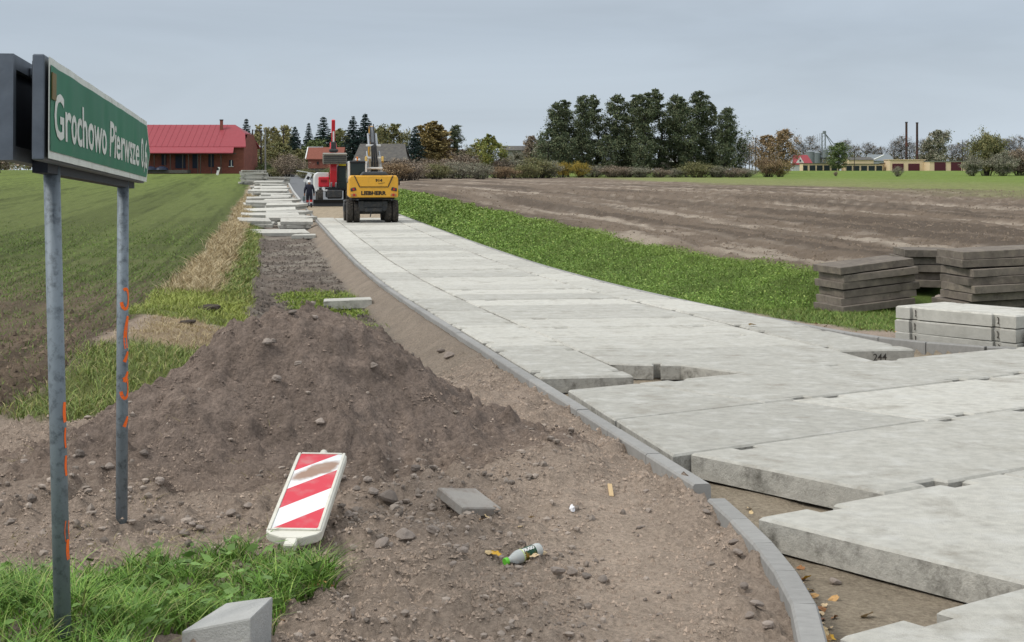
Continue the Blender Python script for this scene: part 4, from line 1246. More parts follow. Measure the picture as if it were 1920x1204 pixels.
# --- worker walking away along the kerb
def worker():
    bm = bmesh.new()
    J = {}
    def v(n, p): J[n] = bm.verts.new(p)
    v('pel', (0, 0, .95)); v('waist', (0, -.01, 1.1)); v('chest', (0, .02, 1.33)); v('neck', (0, .03, 1.50)); v('head', (0, .05, 1.60)); v('crown', (0, .05, 1.71))
    for sx, n, fw in ((-1, 'l', .10), (1, 'r', -.06)):
        v('sh' + n, (sx * .19, .02, 1.43)); v('el' + n, (sx * .29, -.02 - fw * .6, 1.17)); v('wr' + n, (sx * .31, .08 - fw, .93)); v('ha' + n, (sx * .31, .10 - fw, .84))
        for i, (dx, L) in enumerate(((-.025, .065), (-.008, .075), (.009, .072), (.025, .058))):
            v('f%d%s' % (i, n), (sx * .31 + dx, .115 - fw, .80)); v('g%d%s' % (i, n), (sx * .31 + dx, .13 - fw, .80 - L * .7))
        v('th' + n, (sx * .27, .13 - fw, .85)); v('ti' + n, (sx * .255, .15 - fw, .81))
        v('hi' + n, (sx * .10, 0, .90)); v('kn' + n, (sx * .115, .06 + fw * .9, .50)); v('an' + n, (sx * .12, -.02 + fw * 1.6, .09)); v('to' + n, (sx * .13, .13 + fw * 1.6, .04))
    E = [('pel', 'waist'), ('waist', 'chest'), ('chest', 'neck'), ('neck', 'head'), ('head', 'crown')]
    for n in 'lr':
        E += [('chest', 'sh' + n), ('sh' + n, 'el' + n), ('el' + n, 'wr' + n), ('wr' + n, 'ha' + n), ('pel', 'hi' + n), ('hi' + n, 'kn' + n), ('kn' + n, 'an' + n), ('an' + n, 'to' + n), ('ha' + n, 'th' + n), ('th' + n, 'ti' + n)]
        for i in range(4): E += [('ha' + n, 'f%d%s' % (i, n)), ('f%d%s' % (i, n), 'g%d%s' % (i, n))]
    for a, b in E: bm.edges.new((J[a], J[b]))
    names = list(J); 
    me = bpy.data.meshes.new('person'); bm.verts.index_update()
    order = [n for n in names]
    bm.to_mesh(me); bm.free()
    ob = bpy.data.objects.new('tmp', me); COL.objects.link(ob)
    md = ob.modifiers.new('s', 'SKIN'); md.use_smooth_shade = True
    sv = me.skin_vertices[0].data
    rad = {'pel': .19, 'waist': .185, 'chest': .215, 'neck': .068, 'head': .10, 'crown': .085, 'sh': .11, 'el': .082, 'wr': .052, 'ha': .04, 'hi': .135, 'kn': .10, 'an': .075, 'to': .052, 'th': .012, 'ti': .010}
    for i, n in enumerate(order):
        r = rad.get(n) or rad.get(n[:-1]) or (.010 if n[0] in 'fg' else .05)
        sv[i].radius = (r, r * (.75 if n in ('chest', 'waist', 'pel') else 1))
        sv[i].use_root = n == 'pel'
    ss = ob.modifiers.new('d', 'SUBSURF'); ss.levels = 1; ss.render_levels = 1
    dg = bpy.context.evaluated_depsgraph_get()
    m2 = bpy.data.meshes.new_from_object(ob.evaluated_get(dg))
    bpy.data.objects.remove(ob, do_unlink=True)
    m2.materials.clear()
    for m in (mat('navy_workwear', (.018, .02, .035), rough=.85, var=.2), mat('skin', (.45, .27, .19), rough=.6), mat('dark_trousers', (.022, .024, .035), rough=.85, var=.2), mat('work_boots', (.05, .04, .032), rough=.8), mat('reflective_red', (.5, .04, .035), rough=.6), mat('reflective_grey', (.5, .5, .48), rough=.5)):
        m2.materials.append(m)
    for f in m2.polygons:
        c = f.center
        f.use_smooth = True
        k = 0
        if c.z > 1.52: k = 1
        elif abs(c.x) > .24 and c.z < .92: k = 1
        elif c.z < .13: k = 3
        elif c.z < .92 and abs(c.x) < .24: k = 2
        if .30 < c.z < .38 and abs(c.x) < .24: k = 5
        if .38 < c.z < .48 and abs(c.x) < .24: k = 4
        f.material_index = k
    return m2
YW = 90.5
XW = (580 - 960) / 2600 * YW
pw = link('person', worker(), None, (XW, YW, gz(XW, YW) + .0), (0, 0, R(10)))
tag(pw, 'worker in dark navy workwear and white helmet walking away beside the kerb', 'person')
hm = MB().lathe([(.135, 0), (.13, .015), (.118, .02), (.112, .08), (.085, .125), (.03, .145)], 'z', 18, Matrix.Translation((0, .05, 1.655))).box((0, .17, 1.66), (.16, .08, .015)).build('helmet', m_white, pw, smooth=True)
bgx = MB().box((0, 0, 0), (.16, .34, .30)).box((0, 0, .19), (.03, .2, .03))
bgo = bgx.build('tool_bag', mat('grey_green_canvas', (.12, .15, .15), rough=.8, var=.2), None, (XW - .36, YW + .03, gz(XW, YW) + .585), (0, 0, R(10)), bevel=.03)
tag(bgo, 'grey tool bag carried in the hand of the walking worker', 'tool bag')
# white and black marker board tilted by the road beyond
mk = unproj(577, 334, 150.0)
mk0 = gz(mk.x, mk.y)
mo = empty('marker_board', (mk.x, mk.y, mk0))
tag(mo, 'small tilted white marker board at the road end beyond the worker', 'marker board')
MB().box((0, 0, .9), (.5, .06, 1.1), rot=(0, R(28), 0)).build('panel', m_white, mo)
MB().box((.05, -.04, .9), (.28, .02, .35), rot=(0, R(28), 0)).build('black_mark', m_black, mo)
MB().tube((-.3, 0, -.1), (-.2, 0, .5), .04, n=8).build('leg', m_dark, mo)
bar = MB().box((0, 0, 0), (2.0, .06, .08), rot=(0, R(9), 0)).build('barrier_plank', m_white, None, unproj(573, 327, 152))
bar.location.z = gz(bar.location.x, bar.location.y) + 1.5
bar2 = bar
tag(bar2, 'pale barrier plank slanting above the tilted marker board', 'barrier')
# ================================================================== BUILDINGS
m_brick = mat('red_brick', (.235, .085, .062), rough=.9, var=.22, nscale=2.5, stain=(.14, .055, .045), stain_scale=.8, stain_amt=.5)
m_roofred = mat('red_sheet_roof', (.29, .046, .058), rough=.55, var=.06, nscale=1.5)
m_rooforange = mat('clay_tile_roof', (.22, .075, .05), rough=.8, var=.2, nscale=4)
m_roofgrey = mat('grey_fibre_roof', (.105, .100, .092), rough=.9, var=.25, nscale=2, stain=(.15, .14, .11), stain_scale=1, stain_amt=.6)
m_navy = mat('dark_blue_door', (.012, .02, .045), rough=.5, var=.2)
m_timber = mat('dark_timber', (.055, .045, .038), rough=.9, var=.3)
m_plank = mat('grey_planks', (.10, .095, .085), rough=.9, var=.3)
m_cream = mat('cream_plaster', (.72, .56, .37), rough=.85, var=.08)
m_maroon = mat('maroon_door', (.085, .018, .028), rough=.6, var=.15)
m_dkgreen = mat('dark_green_door', (.018, .028, .032), rough=.6, var=.15)
m_pale = mat('pale_cladding', (.50, .52, .53), rough=.7, var=.08)
m_galv = mat('galvanised_cladding', (.20, .225, .235), rough=.6, var=.12, metal=.2)
def bpt(px, y):
    return (px - 960) / 2600 * y
def base_z(px, py, y):
    return CAMZ - (py - 320) / 2600 * y
def beam(x0, x1, y0, y1, z0, z1):
    return MB().box(((x0 + x1) / 2, (y0 + y1) / 2, (z0 + z1) / 2), (x1 - x0, y1 - y0, z1 - z0))
# --- brick barn with the red roof
BY = 222.0
kx = BY / 2600
bz = base_z(0, 326, BY) - .4
barn = empty('brick_barn', (bpt(457, BY), BY, bz))
tag(barn, 'long red brick barn with red sheet roof and covered loading porch', 'barn')
Wb = 28.0
beam(-Wb, 0, 0, 12, 0, 4.95).build('wall', m_brick, barn)
ez, rz_, hz = 4.75, 8.45, 6.95
def yslope(z): return -.5 + (z - ez) / (rz_ - ez) * 6.5
rx_e, hx_e, ex_e = (427 - 457) * kx, (452 - 457) * kx, (462 - 457) * kx
mb = MB()
yr = yslope(rz_); yh_ = yslope(hz)
rp_ = [(-Wb - .5, -.5, ez), (ex_e, -.5, ez), (hx_e, yh_, hz), (rx_e, yr, rz_), (-Wb - .5, yr, rz_)]
bkp = [(x, 2 * yr - y, z) for x, y, z in rp_]
th_ = .18
def slab_of(pts):
    n = len(pts)
    mb.add([*pts, *[(x, y, z - th_) for x, y, z in pts]], [list(range(n)), list(range(n, 2 * n))[::-1]] + [(i, n + i, n + (i + 1) % n, (i + 1) % n) for i in range(n)])
slab_of(rp_)
rf = mb.build('roof', m_roofred, barn)
mb = MB(); slab_of(bkp); mb.build('roof', m_roofred, barn)
mb = MB(); slab_of([rp_[2], bkp[2], bkp[3]]); mb.build('roof', m_roofred, barn)
mb = MB().add([(-.02, 0, 4.9), (-.02, 12, 4.9), (-.02, 2 * yr - yh_, hz - .1), (-.02, yh_, hz - .1)], [(0, 1, 2, 3)]); mb.build('gable', m_brick, barn)
for i in range(30):
    x = -Wb + i * .93
    if x < rx_e - .5:
        mb = MB().tube((x, -.5, ez + .02), (x, yr, rz_ + .02), .03, n=4); mb.build('roof_seam', m_roofred, rf)
MB().add([(-Wb - .3, -2.6, 3.75), (-1.2, -2.6, 3.75), (-1.5, -.3, 4.78), (-Wb - .3, -.3, 4.78), (-Wb - .3, -2.6, 3.63), (-1.2, -2.6, 3.63), (-1.5, -.3, 4.66), (-Wb - .3, -.3, 4.66)],
         [(0, 1, 2, 3), (7, 6, 5, 4), (0, 4, 5, 1), (1, 5, 6, 2), (2, 6, 7, 3), (3, 7, 4, 0)]).build('porch_roof', m_roofred, barn)
ch = MB().box(((404 - 457) * kx, 4.6, 8.2), (.42, .5, 1.9)).build('chimney', m_brick, rf)
MB().box(((404 - 457) * kx, 4.6, 9.18), (.52, .6, .16)).build('chimney_cap', m_timber, ch)
for px in (285, 296, 316, 326, 349, 360, 377, 382, 402, 420):
    x = (px - 457) * kx
    MB().box((x, -2.3, 2.0), (.13, .13, 3.4)).build('porch_post', m_timber, barn)
MB().box((-13, -2.35, 3.6), (24.5, .14, .18)).build('porch_beam', m_timber, barn)
for x0, x1, z0, z1 in ((303, 312, 1.5, 3.5), (329, 348, 1.0, 3.0), (361, 371, 1.0, 3.5), (391, 401, 1.2, 3.5)):
    d = MB().box((((x0 + x1) / 2 - 457) * kx, -.03, (z0 + z1) / 2 + .3), ((x1 - x0) * kx, .12, z1 - z0)).build('door', m_navy, barn)
    MB().box((((x0 + x1) / 2 - 457) * kx, -.1, z1 + .4), ((x1 - x0) * kx + .2, .1, .2)).build('lintel', m_timber, d)
wi = MB().box(((433.5 - 457) * kx, -.03, 2.1), (.62, .12, 1.0)).build('window', m_navy, barn)
MB().box(((433.5 - 457) * kx + .05, -.1, 2.1), (.12, .05, .95)).build('window_frame', m_white, wi)
MB().box(((433.5 - 457) * kx, -.12, 1.55), (.8, .16, .1)).build('sill', m_white, wi)
for x0, x1 in ((285, 345), (330, 363)):
    MB().box((((x0 + x1) / 2 - 457) * kx, -2.2 - (.9 if x0 > 300 else 0), .75), ((x1 - x0) * kx, 2.6, .5)).build('loading_ramp', m_plank, barn)
for px in (292, 313):
    mb = MB().lathe([(.01, 0), (.9, .02), (.75, .35), (.3, .55), (.05, .6)], 'z', 14, Matrix.Translation(((px - 457) * kx, -3.2, 1.0)) @ Matrix.Scale(1.2, 4, (1, 0, 0)))
    tag(mb.build('covered_heap', m_navy, None, barn.location), 'low heap under dark sheeting on the ramp of the brick barn', 'heap', 'dark heaps on the barn ramp')
# marker post by the barn
mp0 = unproj(409, 327, 205.0)
mo2 = empty('marker_post', (mp0.x, 205.0, gz(mp0.x, 205.0)))
tag(mo2, 'leaning black and white marker post on the field edge before the barn', 'marker post')
MB().box((0, 0, .6), (.35, .08, 1.2), rot=(0, .25, 0)).build('panel', m_white, mo2)
MB().box((-.05, -.06, .9), (.3, .03, .3), rot=(0, .9, 0)).build('black_stripe', m_black, mo2)
# --- small brick shed with clay roof
SY = 228.0
def house(name, label, cat, px0, px1, pyb, pyw, pyr, y, depth, wallm, roofm, over=.3, gable_px=None, hip=0.0):
    """gabled house, ridge along x; returns the empty and its width, wall height"""
    k = y / 2600
    x0, x1 = bpt(px0, y), bpt(px1, y)
    z0 = base_z(0, pyb, y)
    h = (pyb - pyw) * k; r = (pyb - pyr) * k
    o = empty(name, ((x0 + x1) / 2, y, z0))
    tag(o, label, cat)
    w = x1 - x0
    MB().box((0, depth / 2, h / 2 - .25), (w, depth, h + .5)).build('wall', wallm, o)
    for s_ in (-1, 1):
        MB().add([(s_ * w / 2, 0, h), (s_ * w / 2, depth, h), (s_ * (w / 2 - hip), depth / 2, r - .05)], [(0, 1, 2)]).build('gable', wallm, o)
    for a, b in ((-over, depth / 2), (depth + over, depth / 2)):
        za = h - over * (r - h) / (depth / 2)
        pts = [(-w / 2 - over, a, za), (w / 2 + over, a, za), (w / 2 + over - hip, b, r), (-w / 2 - over + hip, b, r)]
        m_ = MB().add([*pts, *[(p[0], p[1], p[2] + .12) for p in pts]], [(0, 1, 2, 3), (7, 6, 5, 4), (0, 4, 5, 1), (1, 5, 6, 2), (2, 6, 7, 3), (3, 7, 4, 0)])
        m_.build('roof', roofm, o)
    return o, w, h, r, k
o, w, h, r, k = house('brick_shed', 'low brick shed with orange tile roof and white bargeboard', 'shed', 577, 640, 316, 297, 277, SY, 5.0, m_plank, m_rooforange)
MB().box((0, -.03, .75), (w * .98, .08, 1.5)).build('brick_plinth', m_brick, o)
for px in (596, 609):
    MB().box(((px - 608.5) * k, -.09, .9), (.3, .1, .45)).build('window', m_black, o)
MB().tube((-w / 2 - .32, -.35, h - .1), (-w / 2 - .32, 2.5, r + .1), .12, n=4).build('bargeboard', m_white, o)
MB().tube((-w / 2 - .3, 2.5, r + .14), (-w / 2 + 2.2, 2.5, r + .14), .1, n=4).build('ridge_cap', m_pale, o)
o, w, h, r, k = house('grey_barn', 'weathered plank barn with dark grey fibre roof behind the machines', 'barn', 664, 762, 325, 301, 270, 250, 9.0, m_plank, m_roofgrey, hip=.9)
MB().box((.3, -.05, 1.1), (w, .1, 2.0)).build('brick_plinth', mat('pale_brick', (.24, .19, .15), rough=.9, var=.2), o)
o, w, h, r, k = house('stone_house', 'pale stone house with dark flat roof half hidden behind bushes', 'house', 938, 1000, 322, 282, 274, 330, 8.0, mat('pale_stone', (.33, .32, .29), rough=.9, var=.15), m_roofgrey)
for i in range(3):
    MB().box((-2.2 + i * 2.2, -.05, 3.0), (.8, .1, 1.2)).build('window', m_black, o)
o, w, h, r, k = house('white_shed', 'long white shed glimpsed between the trunks of the tall alders', 'shed', 1248, 1326, 326, 303, 293, 360, 10.0, m_timber, mat('white_roof', (.72, .72, .70), rough=.6, var=.06))
o, w, h, r, k = house('far_cottage', 'tiny far cottage with pale wall beyond the willow', 'cottage', 1384, 1398, 326, 319, 315, 420, 6.0, m_pale, m_roofgrey)
# --- farm buildings on the skyline
FY = 560.0
def flat_block(name, label, cat, px0, px1, pyb, pyt, y, depth, wallm, roof=None, doors=(), doorm=None, dtop=0.25, group=None):
    k = y / 2600
    x0, x1 = bpt(px0, y), bpt(px1, y); z0 = base_z(0, pyb, y); h = (pyb - pyt) * k
    o = empty(name, ((x0 + x1) / 2, y, z0)); tag(o, label, cat, group)
    MB().box((0, depth / 2, h / 2 - .3), (x1 - x0, depth, h + .6)).build('wall', wallm, o)
    MB().box((0, depth / 2, h + .1), (x1 - x0 + .5, depth + .6, .22)).build('roof', roof or m_roofgrey, o)
    for a, b in doors:
        xa, xb = bpt(a, y) - (x0 + x1) / 2, bpt(b, y) - (x0 + x1) / 2
        MB().box(((xa + xb) / 2, -.05, h * (1 - dtop) / 2), (xb - xa, .2, h * (1 - dtop))).build('garage_door', doorm, o)
    return o
dd = [(1506, 1514), (1518, 1528.5), (1531.5, 1542), (1545, 1555.5), (1559, 1569)]
flat_block('garage_row', 'row of cream garages with dark green doors next to the red roofed house', 'garage', 1505, 1572, 320, 307, FY, 6, m_cream, None, dd, m_dkgreen)
dd = [(1587, 1597), (1600, 1611), (1614.5, 1625.5), (1628.5, 1640), (1643, 1654)]
flat_block('garage_row', 'row of cream garages with dark green doors next to the pale gabled hall', 'garage', 1584, 1656, 320.5, 308, FY, 6, m_cream, None, dd, m_dkgreen)
flat_block('cream_annex', 'low cream annex joining garage row and large garage', 'annex', 1656.5, 1668, 320, 306, FY + 2, 6, m_cream)
flat_block('large_garage', 'cream garage with two maroon doors beneath the tall chimneys', 'garage', 1668.5, 1735, 320.5, 300, FY - 5, 9, m_cream, m_cream, [(1673, 1694), (1703, 1724)], m_maroon, .34)
o = flat_block('large_garage', 'cream garage with grey roof and two tall maroon doors', 'garage', 1743, 1813, 323, 303, FY - 12, 9, m_cream, m_galv, [(1752, 1773), (1783, 1802)], m_maroon, .06)
house('red_roofed_house', 'small white house with red gabled roof beside the silos', 'house', 1486, 1524, 319, 308, 291, FY + 14, 9, m_pale, m_roofred, hip=1.6)
o = bpy.data.objects['red_roofed_house']
k = (FY + 14) / 2600
MB().add([(-2.9, -.8, 3.0), (.4, -.8, 3.0), (-1.2, -.8, 5.6)], [(0, 1, 2)]).build('dormer_gable', m_white, o)
MB().box((-1.2, -.85, 3.9), (.6, .1, .8)).build('dormer_window', m_black, o)
hl, w, h, r, k = house('gabled_hall', 'cream hall with low grey gabled roof behind the garages', 'hall', 1592, 1638, 319, 300, 295, FY + 30, 12, m_cream, m_roofgrey)
hl, w, h, r, k = house('pale_hall', 'pale clad hall with white sloping roof edge behind garages', 'hall', 1634, 1676, 319, 302, 290, FY + 34, 14, m_pale, m_galv)
MB().tube(((1630 - 1655) * k, -.4, (319 - 303) * k), ((1657 - 1655) * k, -.4, (319 - 291) * k), .35, n=6).build('roof_edge', m_white, hl)
for i, (px, hpx) in enumerate(((1519, 285), (1531, 287))):
    so = empty('grain_silo', (bpt(px, FY + 40), FY + 40, base_z(0, 319, FY + 40)))
    tag(so, 'round grey grain silo with conical top beside the elevator tower', 'silo', 'grain silos by the elevator tower')
    MB().lathe([(1.9, 0), (1.9, (319 - hpx) * k)], 'z', 18).build('bin', m_galv, so)
    MB().lathe([(2.0, (319 - hpx) * k), (.3, (319 - hpx) * k + 1.0)], 'z', 18).build('cone_top', m_galv, so)
et = empty('grain_elevator', (bpt(1545, FY + 38), FY + 38, base_z(0, 319, FY + 38)))
tag(et, 'tall grey grain elevator tower with slanting chutes', 'grain elevator')
k = (FY + 38) / 2600
for x in (-.7, .7):
    MB().box((x, 0, 8), (.22, .22, 16)).build('tower_leg', m_galv, et)
    MB().box((x, 1.4, 8), (.22, .22, 16)).build('tower_leg', m_galv, et)
for i in range(8):
    MB().tube((-.7, 0, i * 2), (.7, 0, i * 2 + 2), .07, n=4).build('brace', m_galv, et)
MB().box((.3, .6, 16.3), (1.3, 1.3, 1.3)).build('head', m_galv, et, bevel=.2)
MB().lathe([(1.3, 5.5), (1.3, 8.6), (.4, 9.6)], 'z', 12, Matrix.Translation((.6, .5, 0))).build('hopper', m_galv, et)
MB().box((1.2, .5, 5.0), (5.0, 2.2, .35)).build('platform', m_dark, et)
for x1, z1 in ((6.2, 9.0), (5.2, 7.4)):
    MB().tube((.6, .5, 15.8), (x1, .5, z1), .16, n=6).build('chute', m_galv, et)
MB().box((-1.7, .3, 14), (.12, .12, 4)).build('antenna', m_dark, et)
m_rust = mat('rusty_chimney', (.05, .035, .032), rough=.85, var=.3, stain=(.20, .06, .04), stain_scale=.35, stain_amt=.9)
for px, pyt in ((1699.5, 229), (1719.5, 230)):
    y = FY + 20; k = y / 2600
    c = MB().lathe([(.62, 0), (.60, (319 - pyt) * k * .25), (.52, (319 - pyt) * k * .26), (.45, (319 - pyt) * k)], 'z', 14).build('chimney_stack', m_rust, None, (bpt(px, y), y, base_z(0, 319, y)))
    tag(c, 'tall thin rusty steel chimney rising behind the cream garages', 'chimney', 'pair of steel chimneys')
    MB().lathe([(.66, 0), (.64, 4.2)], 'z', 14).build('base_sleeve', m_pale, c)
    MB().lathe([(.56, 0), (.56, .5)], 'z', 14, Matrix.Translation((0, 0, (319 - pyt) * k - .4))).build('collar', m_dark, c)
def pole(px, pyb, pyt, y, label, kind='wood', arm=0.0, group=None):
    k = y / 2600
    x = bpt(px, y); z0 = gz(x, y) - .3; ht = base_z(0, pyt, y) - z0
    o = empty('utility_pole', (x, y, z0)); tag(o, label, 'utility pole', group)
    mm = m_timber if kind == 'wood' else mat('concrete_pole', (.22, .22, .21), rough=.9, var=.1)
    MB().tube((0, 0, 0), (0, 0, ht), .16, .11, 8).build('mast', mm, o)
    if arm:
        a = MB().box((0, 0, ht - .4), (arm, .1, .12)).build('cross_arm', m_timber, o)
        for q in (-.45, 0, .45):
            MB().lathe([(.05, 0), (.07, .1), (.05, .25)], 'z', 8, Matrix.Translation((q * arm, 0, ht - .34))).build('insulator', m_dark, a)
    return o
pole(473.5, 318, 243, 232, 'timber pole of the frame beside the barn end spruce', arm=0)
pole(489.5, 318, 244, 232, 'timber pole of the frame between spruce and concrete pole', arm=0)
pole(497.5, 316, 241, 226, 'pale concrete pole standing at the head of the slab piles', 'conc', arm=2.0)
pole(531.5, 312, 240, 262, 'timber pole with crosswise arm before yellowing poplars', arm=.85)
pole(1417, 326, 258, 390, 'timber pole with short arm by the russet trees', arm=1.2)
pole(1405, 326, 266, 480, 'slim far pole next to the alder grove edge', arm=1.2)
pole(1805, 324, 262, 505, 'dark timber pole standing in front of the tall maroon doors', arm=0)
pole(1602, 320, 280, 545, 'dark slim pole in front of the garage row', arm=.9)
wr = MB(); 
a = unproj(473.5, 244, 232); b = unproj(489.5, 245, 232)
tag(MB().tube(a, b, .045, n=5).tube(unproj(473.5, 259, 232), unproj(489.5, 259, 232), .04, n=5).build('pole_crossbar', m_timber, None), 'thin crossbars joining two timber poles beside the barn', 'crossbar')

# ================================================================== TREES
m_bark = mat('bark', (.058, .050, .043), rough=.95, var=.3, nscale=3)
m_barkpale = mat('bark_pale', (.16, .15, .135), rough=.95, var=.3, nscale=3)
m_leaf = mat('leaf', attr='Col', rough=.75, var=.12, nscale=.8, spec=.25)
def leaf_cloud(P, size, rg, cols, tall=1.0, flat=0.0, szj=.5):
    """one small leaf-spray quad at each point"""
    n = len(P)
    a = rg.normal(size=(n, 3)); a[:, 2] *= (1 - flat); a /= np.linalg.norm(a, axis=1)[:, None]
    b = rg.normal(size=(n, 3)); b[:, 2] *= (1 - flat)
    b -= a * (a * b).sum(1)[:, None]; b /= np.linalg.norm(b, axis=1)[:, None]
    s_ = size * (1 + szj * (rg.random(n) * 2 - 1))
    a = a * s_[:, None] * .5; b = b * s_[:, None] * .5 * tall
    V = np.stack([P - a, P - b * .7, P + a, P + b * .7], 1).reshape(-1, 3)
    Fq = np.arange(n * 4).reshape(n, 4)
    C = np.repeat(cols, 4, 0)
    return V, Fq, C
def pick(rg, n, pal, jitter=.25):
    pal = np.array(pal); w = rg.integers(0, len(pal), n)
    return pal[w] * (1 + jitter * (rg.random((n, 1)) * 2 - 1))
def limb_tubes(segs, material, name='trunk', n=5):
    """segs: (p0, p1, r0, r1)"""
    A = np.array([s_[0] for s_ in segs], float); B = np.array([s_[1] for s_ in segs], float)
    ra = np.array([s_[2] for s_ in segs]); rb = np.array([s_[3] for s_ in segs])
    d = B - A; L = np.linalg.norm(d, axis=1); L[L == 0] = 1; d /= L[:, None]
    up = np.where(np.abs(d[:, 2:3]) > .9, np.array([[1., 0, 0]]), np.array([[0, 0, 1.]]))
    u = np.cross(d, up); u /= np.linalg.norm(u, axis=1)[:, None]; v = np.cross(d, u)
    rings = []
    for Pn, r_ in ((A, ra), (B, rb)):
        for i in range(n):
            an = 2 * math.pi * i / n
            rings.append(Pn + (u * math.cos(an) + v * math.sin(an)) * r_[:, None])
    V = np.stack(rings, 1).reshape(-1, 3)
    m_ = len(segs); base = np.arange(m_)[:, None] * (2 * n)
    Fq = np.concatenate([np.stack([base[:, 0] + i, base[:, 0] + (i + 1) % n, base[:, 0] + n + (i + 1) % n, base[:, 0] + n + i], 1) for i in range(n)])
    return np_mesh(name, V, Fq, material, smooth=True)
def grow(kind, seed, H, pal, leaf=.3, nleaf=4000, width=.3, base=.12, bark=None, dens=1.0):
    """build (trunk mesh, crown mesh) of one tree"""
    rg = np.random.default_rng(seed)
    segs = []; P = []; 
    bark = bark or m_bark
    if kind == 'spruce':
        segs.append(((0, 0, 0), (0, 0, H), .018 * H, .01))
        z = base * H
        while z < H * .985:
            f = (z / H - base) / (1 - base)
            R_ = width * H * (1 - f) ** .85 * rg.uniform(.75, 1.12) + .12
            nb = 7 if f < .8 else 5
            a0 = rg.random() * 6.28
            for i in range(nb):
                a = a0 + 6.28 * i / nb + rg.normal() * .25; r_ = R_ * rg.uniform(.7, 1.08)
                dr = -.28 * r_ + .16 * r_ * f
                e = np.array([math.cos(a) * r_, math.sin(a) * r_, dr])
                o = np.array([0, 0, z])
                segs.append((tuple(o), tuple(o + e), .012 * r_ + .015, .008))
                m_ = max(5, int(r_ * 22 * dens))
                tt = rg.random(m_) ** .7
                q = o + e * tt[:, None]
                side = np.array([-math.sin(a), math.cos(a), 0])
                q = q + side * (rg.normal(size=m_) * .17 * r_ * (1.1 - tt))[:, None]
                q[:, 2] -= rg.random(m_) * .10 * r_ + .05 * np.sin(tt * 3.1) * r_ * 0
                P.append(q)
            z += H * rg.uniform(.022, .04) * (1.25 - .6 * f)
    elif kind in ('alder', 'decid', 'poplar', 'bare'):
        x = np.zeros(3); pts = [x.copy()]
        nseg = 12
        for i in range(nseg):
            x = x + np.array([rg.normal() * .012 * H, rg.normal() * .012 * H, H / nseg]); pts.append(x.copy())
        for i in range(nseg):
            segs.append((tuple(pts[i]), tuple(pts[i + 1]), .016 * H * (1 - i / nseg) ** .8 + .012, .016 * H * (1 - (i + 1) / nseg) ** .8 + .012))
        pts = np.array(pts)
        nb = {'alder': 60, 'decid': 34, 'poplar': 50, 'bare': 40}[kind]
        for i in range(nb):
            f = base + (1 - base) * (i + rg.random()) / nb * .98
            o = np.array([np.interp(f * nseg, range(nseg + 1), pts[:, k]) for k in range(3)])
            g = (f - base) / (1 - base)
            if kind == 'alder': R_ = width * H * (.85 + .22 * math.sin(g * 9 + seed)) * (1 - g ** 3 * .68) * min(1, .5 + g * 2)
            elif kind == 'poplar': R_ = width * H * (1 - g ** 2) ** .5 * .9 + .1
            else: R_ = width * H * max(.12, math.sin(math.pi * min(1, .22 + .78 * g)) ** .7)
            a = i * 2.4 + rg.normal() * .4
            r_ = R_ * rg.uniform(.5, 1.1)
            lift = {'alder': .22, 'decid': .55, 'poplar': 1.6, 'bare': .8}[kind] * rg.uniform(.5, 1.3)
            e = np.array([math.cos(a) * r_, math.sin(a) * r_, r_ * lift * (1 - .4 * g)])
            if (o + e)[2] > H * 1.03: e[2] = max(.0, H * 1.03 - o[2])
            mid = o + e * .5 + rg.normal(size=3) * .06 * r_
            segs.append((tuple(o), tuple(mid), .005 * H * (1 - .6 * g), .0035 * H * (1 - .6 * g)))
            segs.append((tuple(mid), tuple(o + e), .0035 * H * (1 - .6 * g), .001 * H))
            sub = {'alder': 5, 'decid': 6, 'poplar': 4, 'bare': 12}[kind]
            for j in range(sub):
                t_ = rg.uniform(.25, 1); q0 = o + e * t_
                d = rg.normal(size=3) * .34 * r_ * (1.15 - .5 * t_) + e * .2; d[2] = d[2] * (.55 if kind == 'alder' else .9) + (.16 * r_ if kind != 'alder' else .02 * r_)
                segs.append((tuple(q0), tuple(q0 + d), .0018 * H, .0006 * H))
                if kind == 'bare':
                    for _ in range(3):
                        d2 = d * .3 + rg.normal(size=3) * .16 * r_; q1 = q0 + d * rg.uniform(.4, 1)
                        segs.append((tuple(q1), tuple(q1 + d2), .0010 * H, .0005 * H))
                m_ = int(nleaf / (nb * sub) * rg.uniform(.3, 1.7))
                if m_ > 0:
                    tt = rg.random(m_)[:, None]
                    q = q0 + d * (.25 + .85 * tt) + rg.normal(size=(m_, 3)) * np.array([.19, .19, .14] if kind == 'alder' else [.15, .15, .12]) * r_
                    P.append(q)
    else:  # bush: many stems from the ground
        nb = 26
        for i in range(nb):
            a = i * 2.4 + rg.normal() * .3; sp = math.sqrt((i + .5) / nb)
            r_ = width * H * sp; hh = H * (1.02 - .45 * sp ** 2) * rg.uniform(.8, 1.05)
            o = np.array([math.cos(a) * r_ * .25, math.sin(a) * r_ * .25, 0]); tip = np.array([math.cos(a) * r_, math.sin(a) * r_, hh])
            mid = (o + tip) / 2 + np.array([0, 0, .1 * H])
            segs.append((tuple(o), tuple(mid), .012 * H, .007 * H)); segs.append((tuple(mid), tuple(tip), .007 * H, .002 * H))
            for j in range(8):
                t_ = rg.uniform(.15, 1); q0 = mid + (tip - mid) * t_ if t_ > .4 else o + (mid - o) * (t_ * 1.6 + .2)
                d = rg.normal(size=3) * .17 * H; d[2] = abs(d[2]) * .7
                segs.append((tuple(q0), tuple(q0 + d), .003 * H, .001 * H))
                m_ = int(nleaf / (nb * 8) * rg.uniform(.4, 1.6))
                q = q0 + d * rg.random((m_, 1)) + rg.normal(size=(m_, 3)) * .055 * H
                q[:, 2] = np.abs(q[:, 2]); P.append(q)
    tm_ = limb_tubes(segs, bark, n=4 if kind == 'bare' else 5)
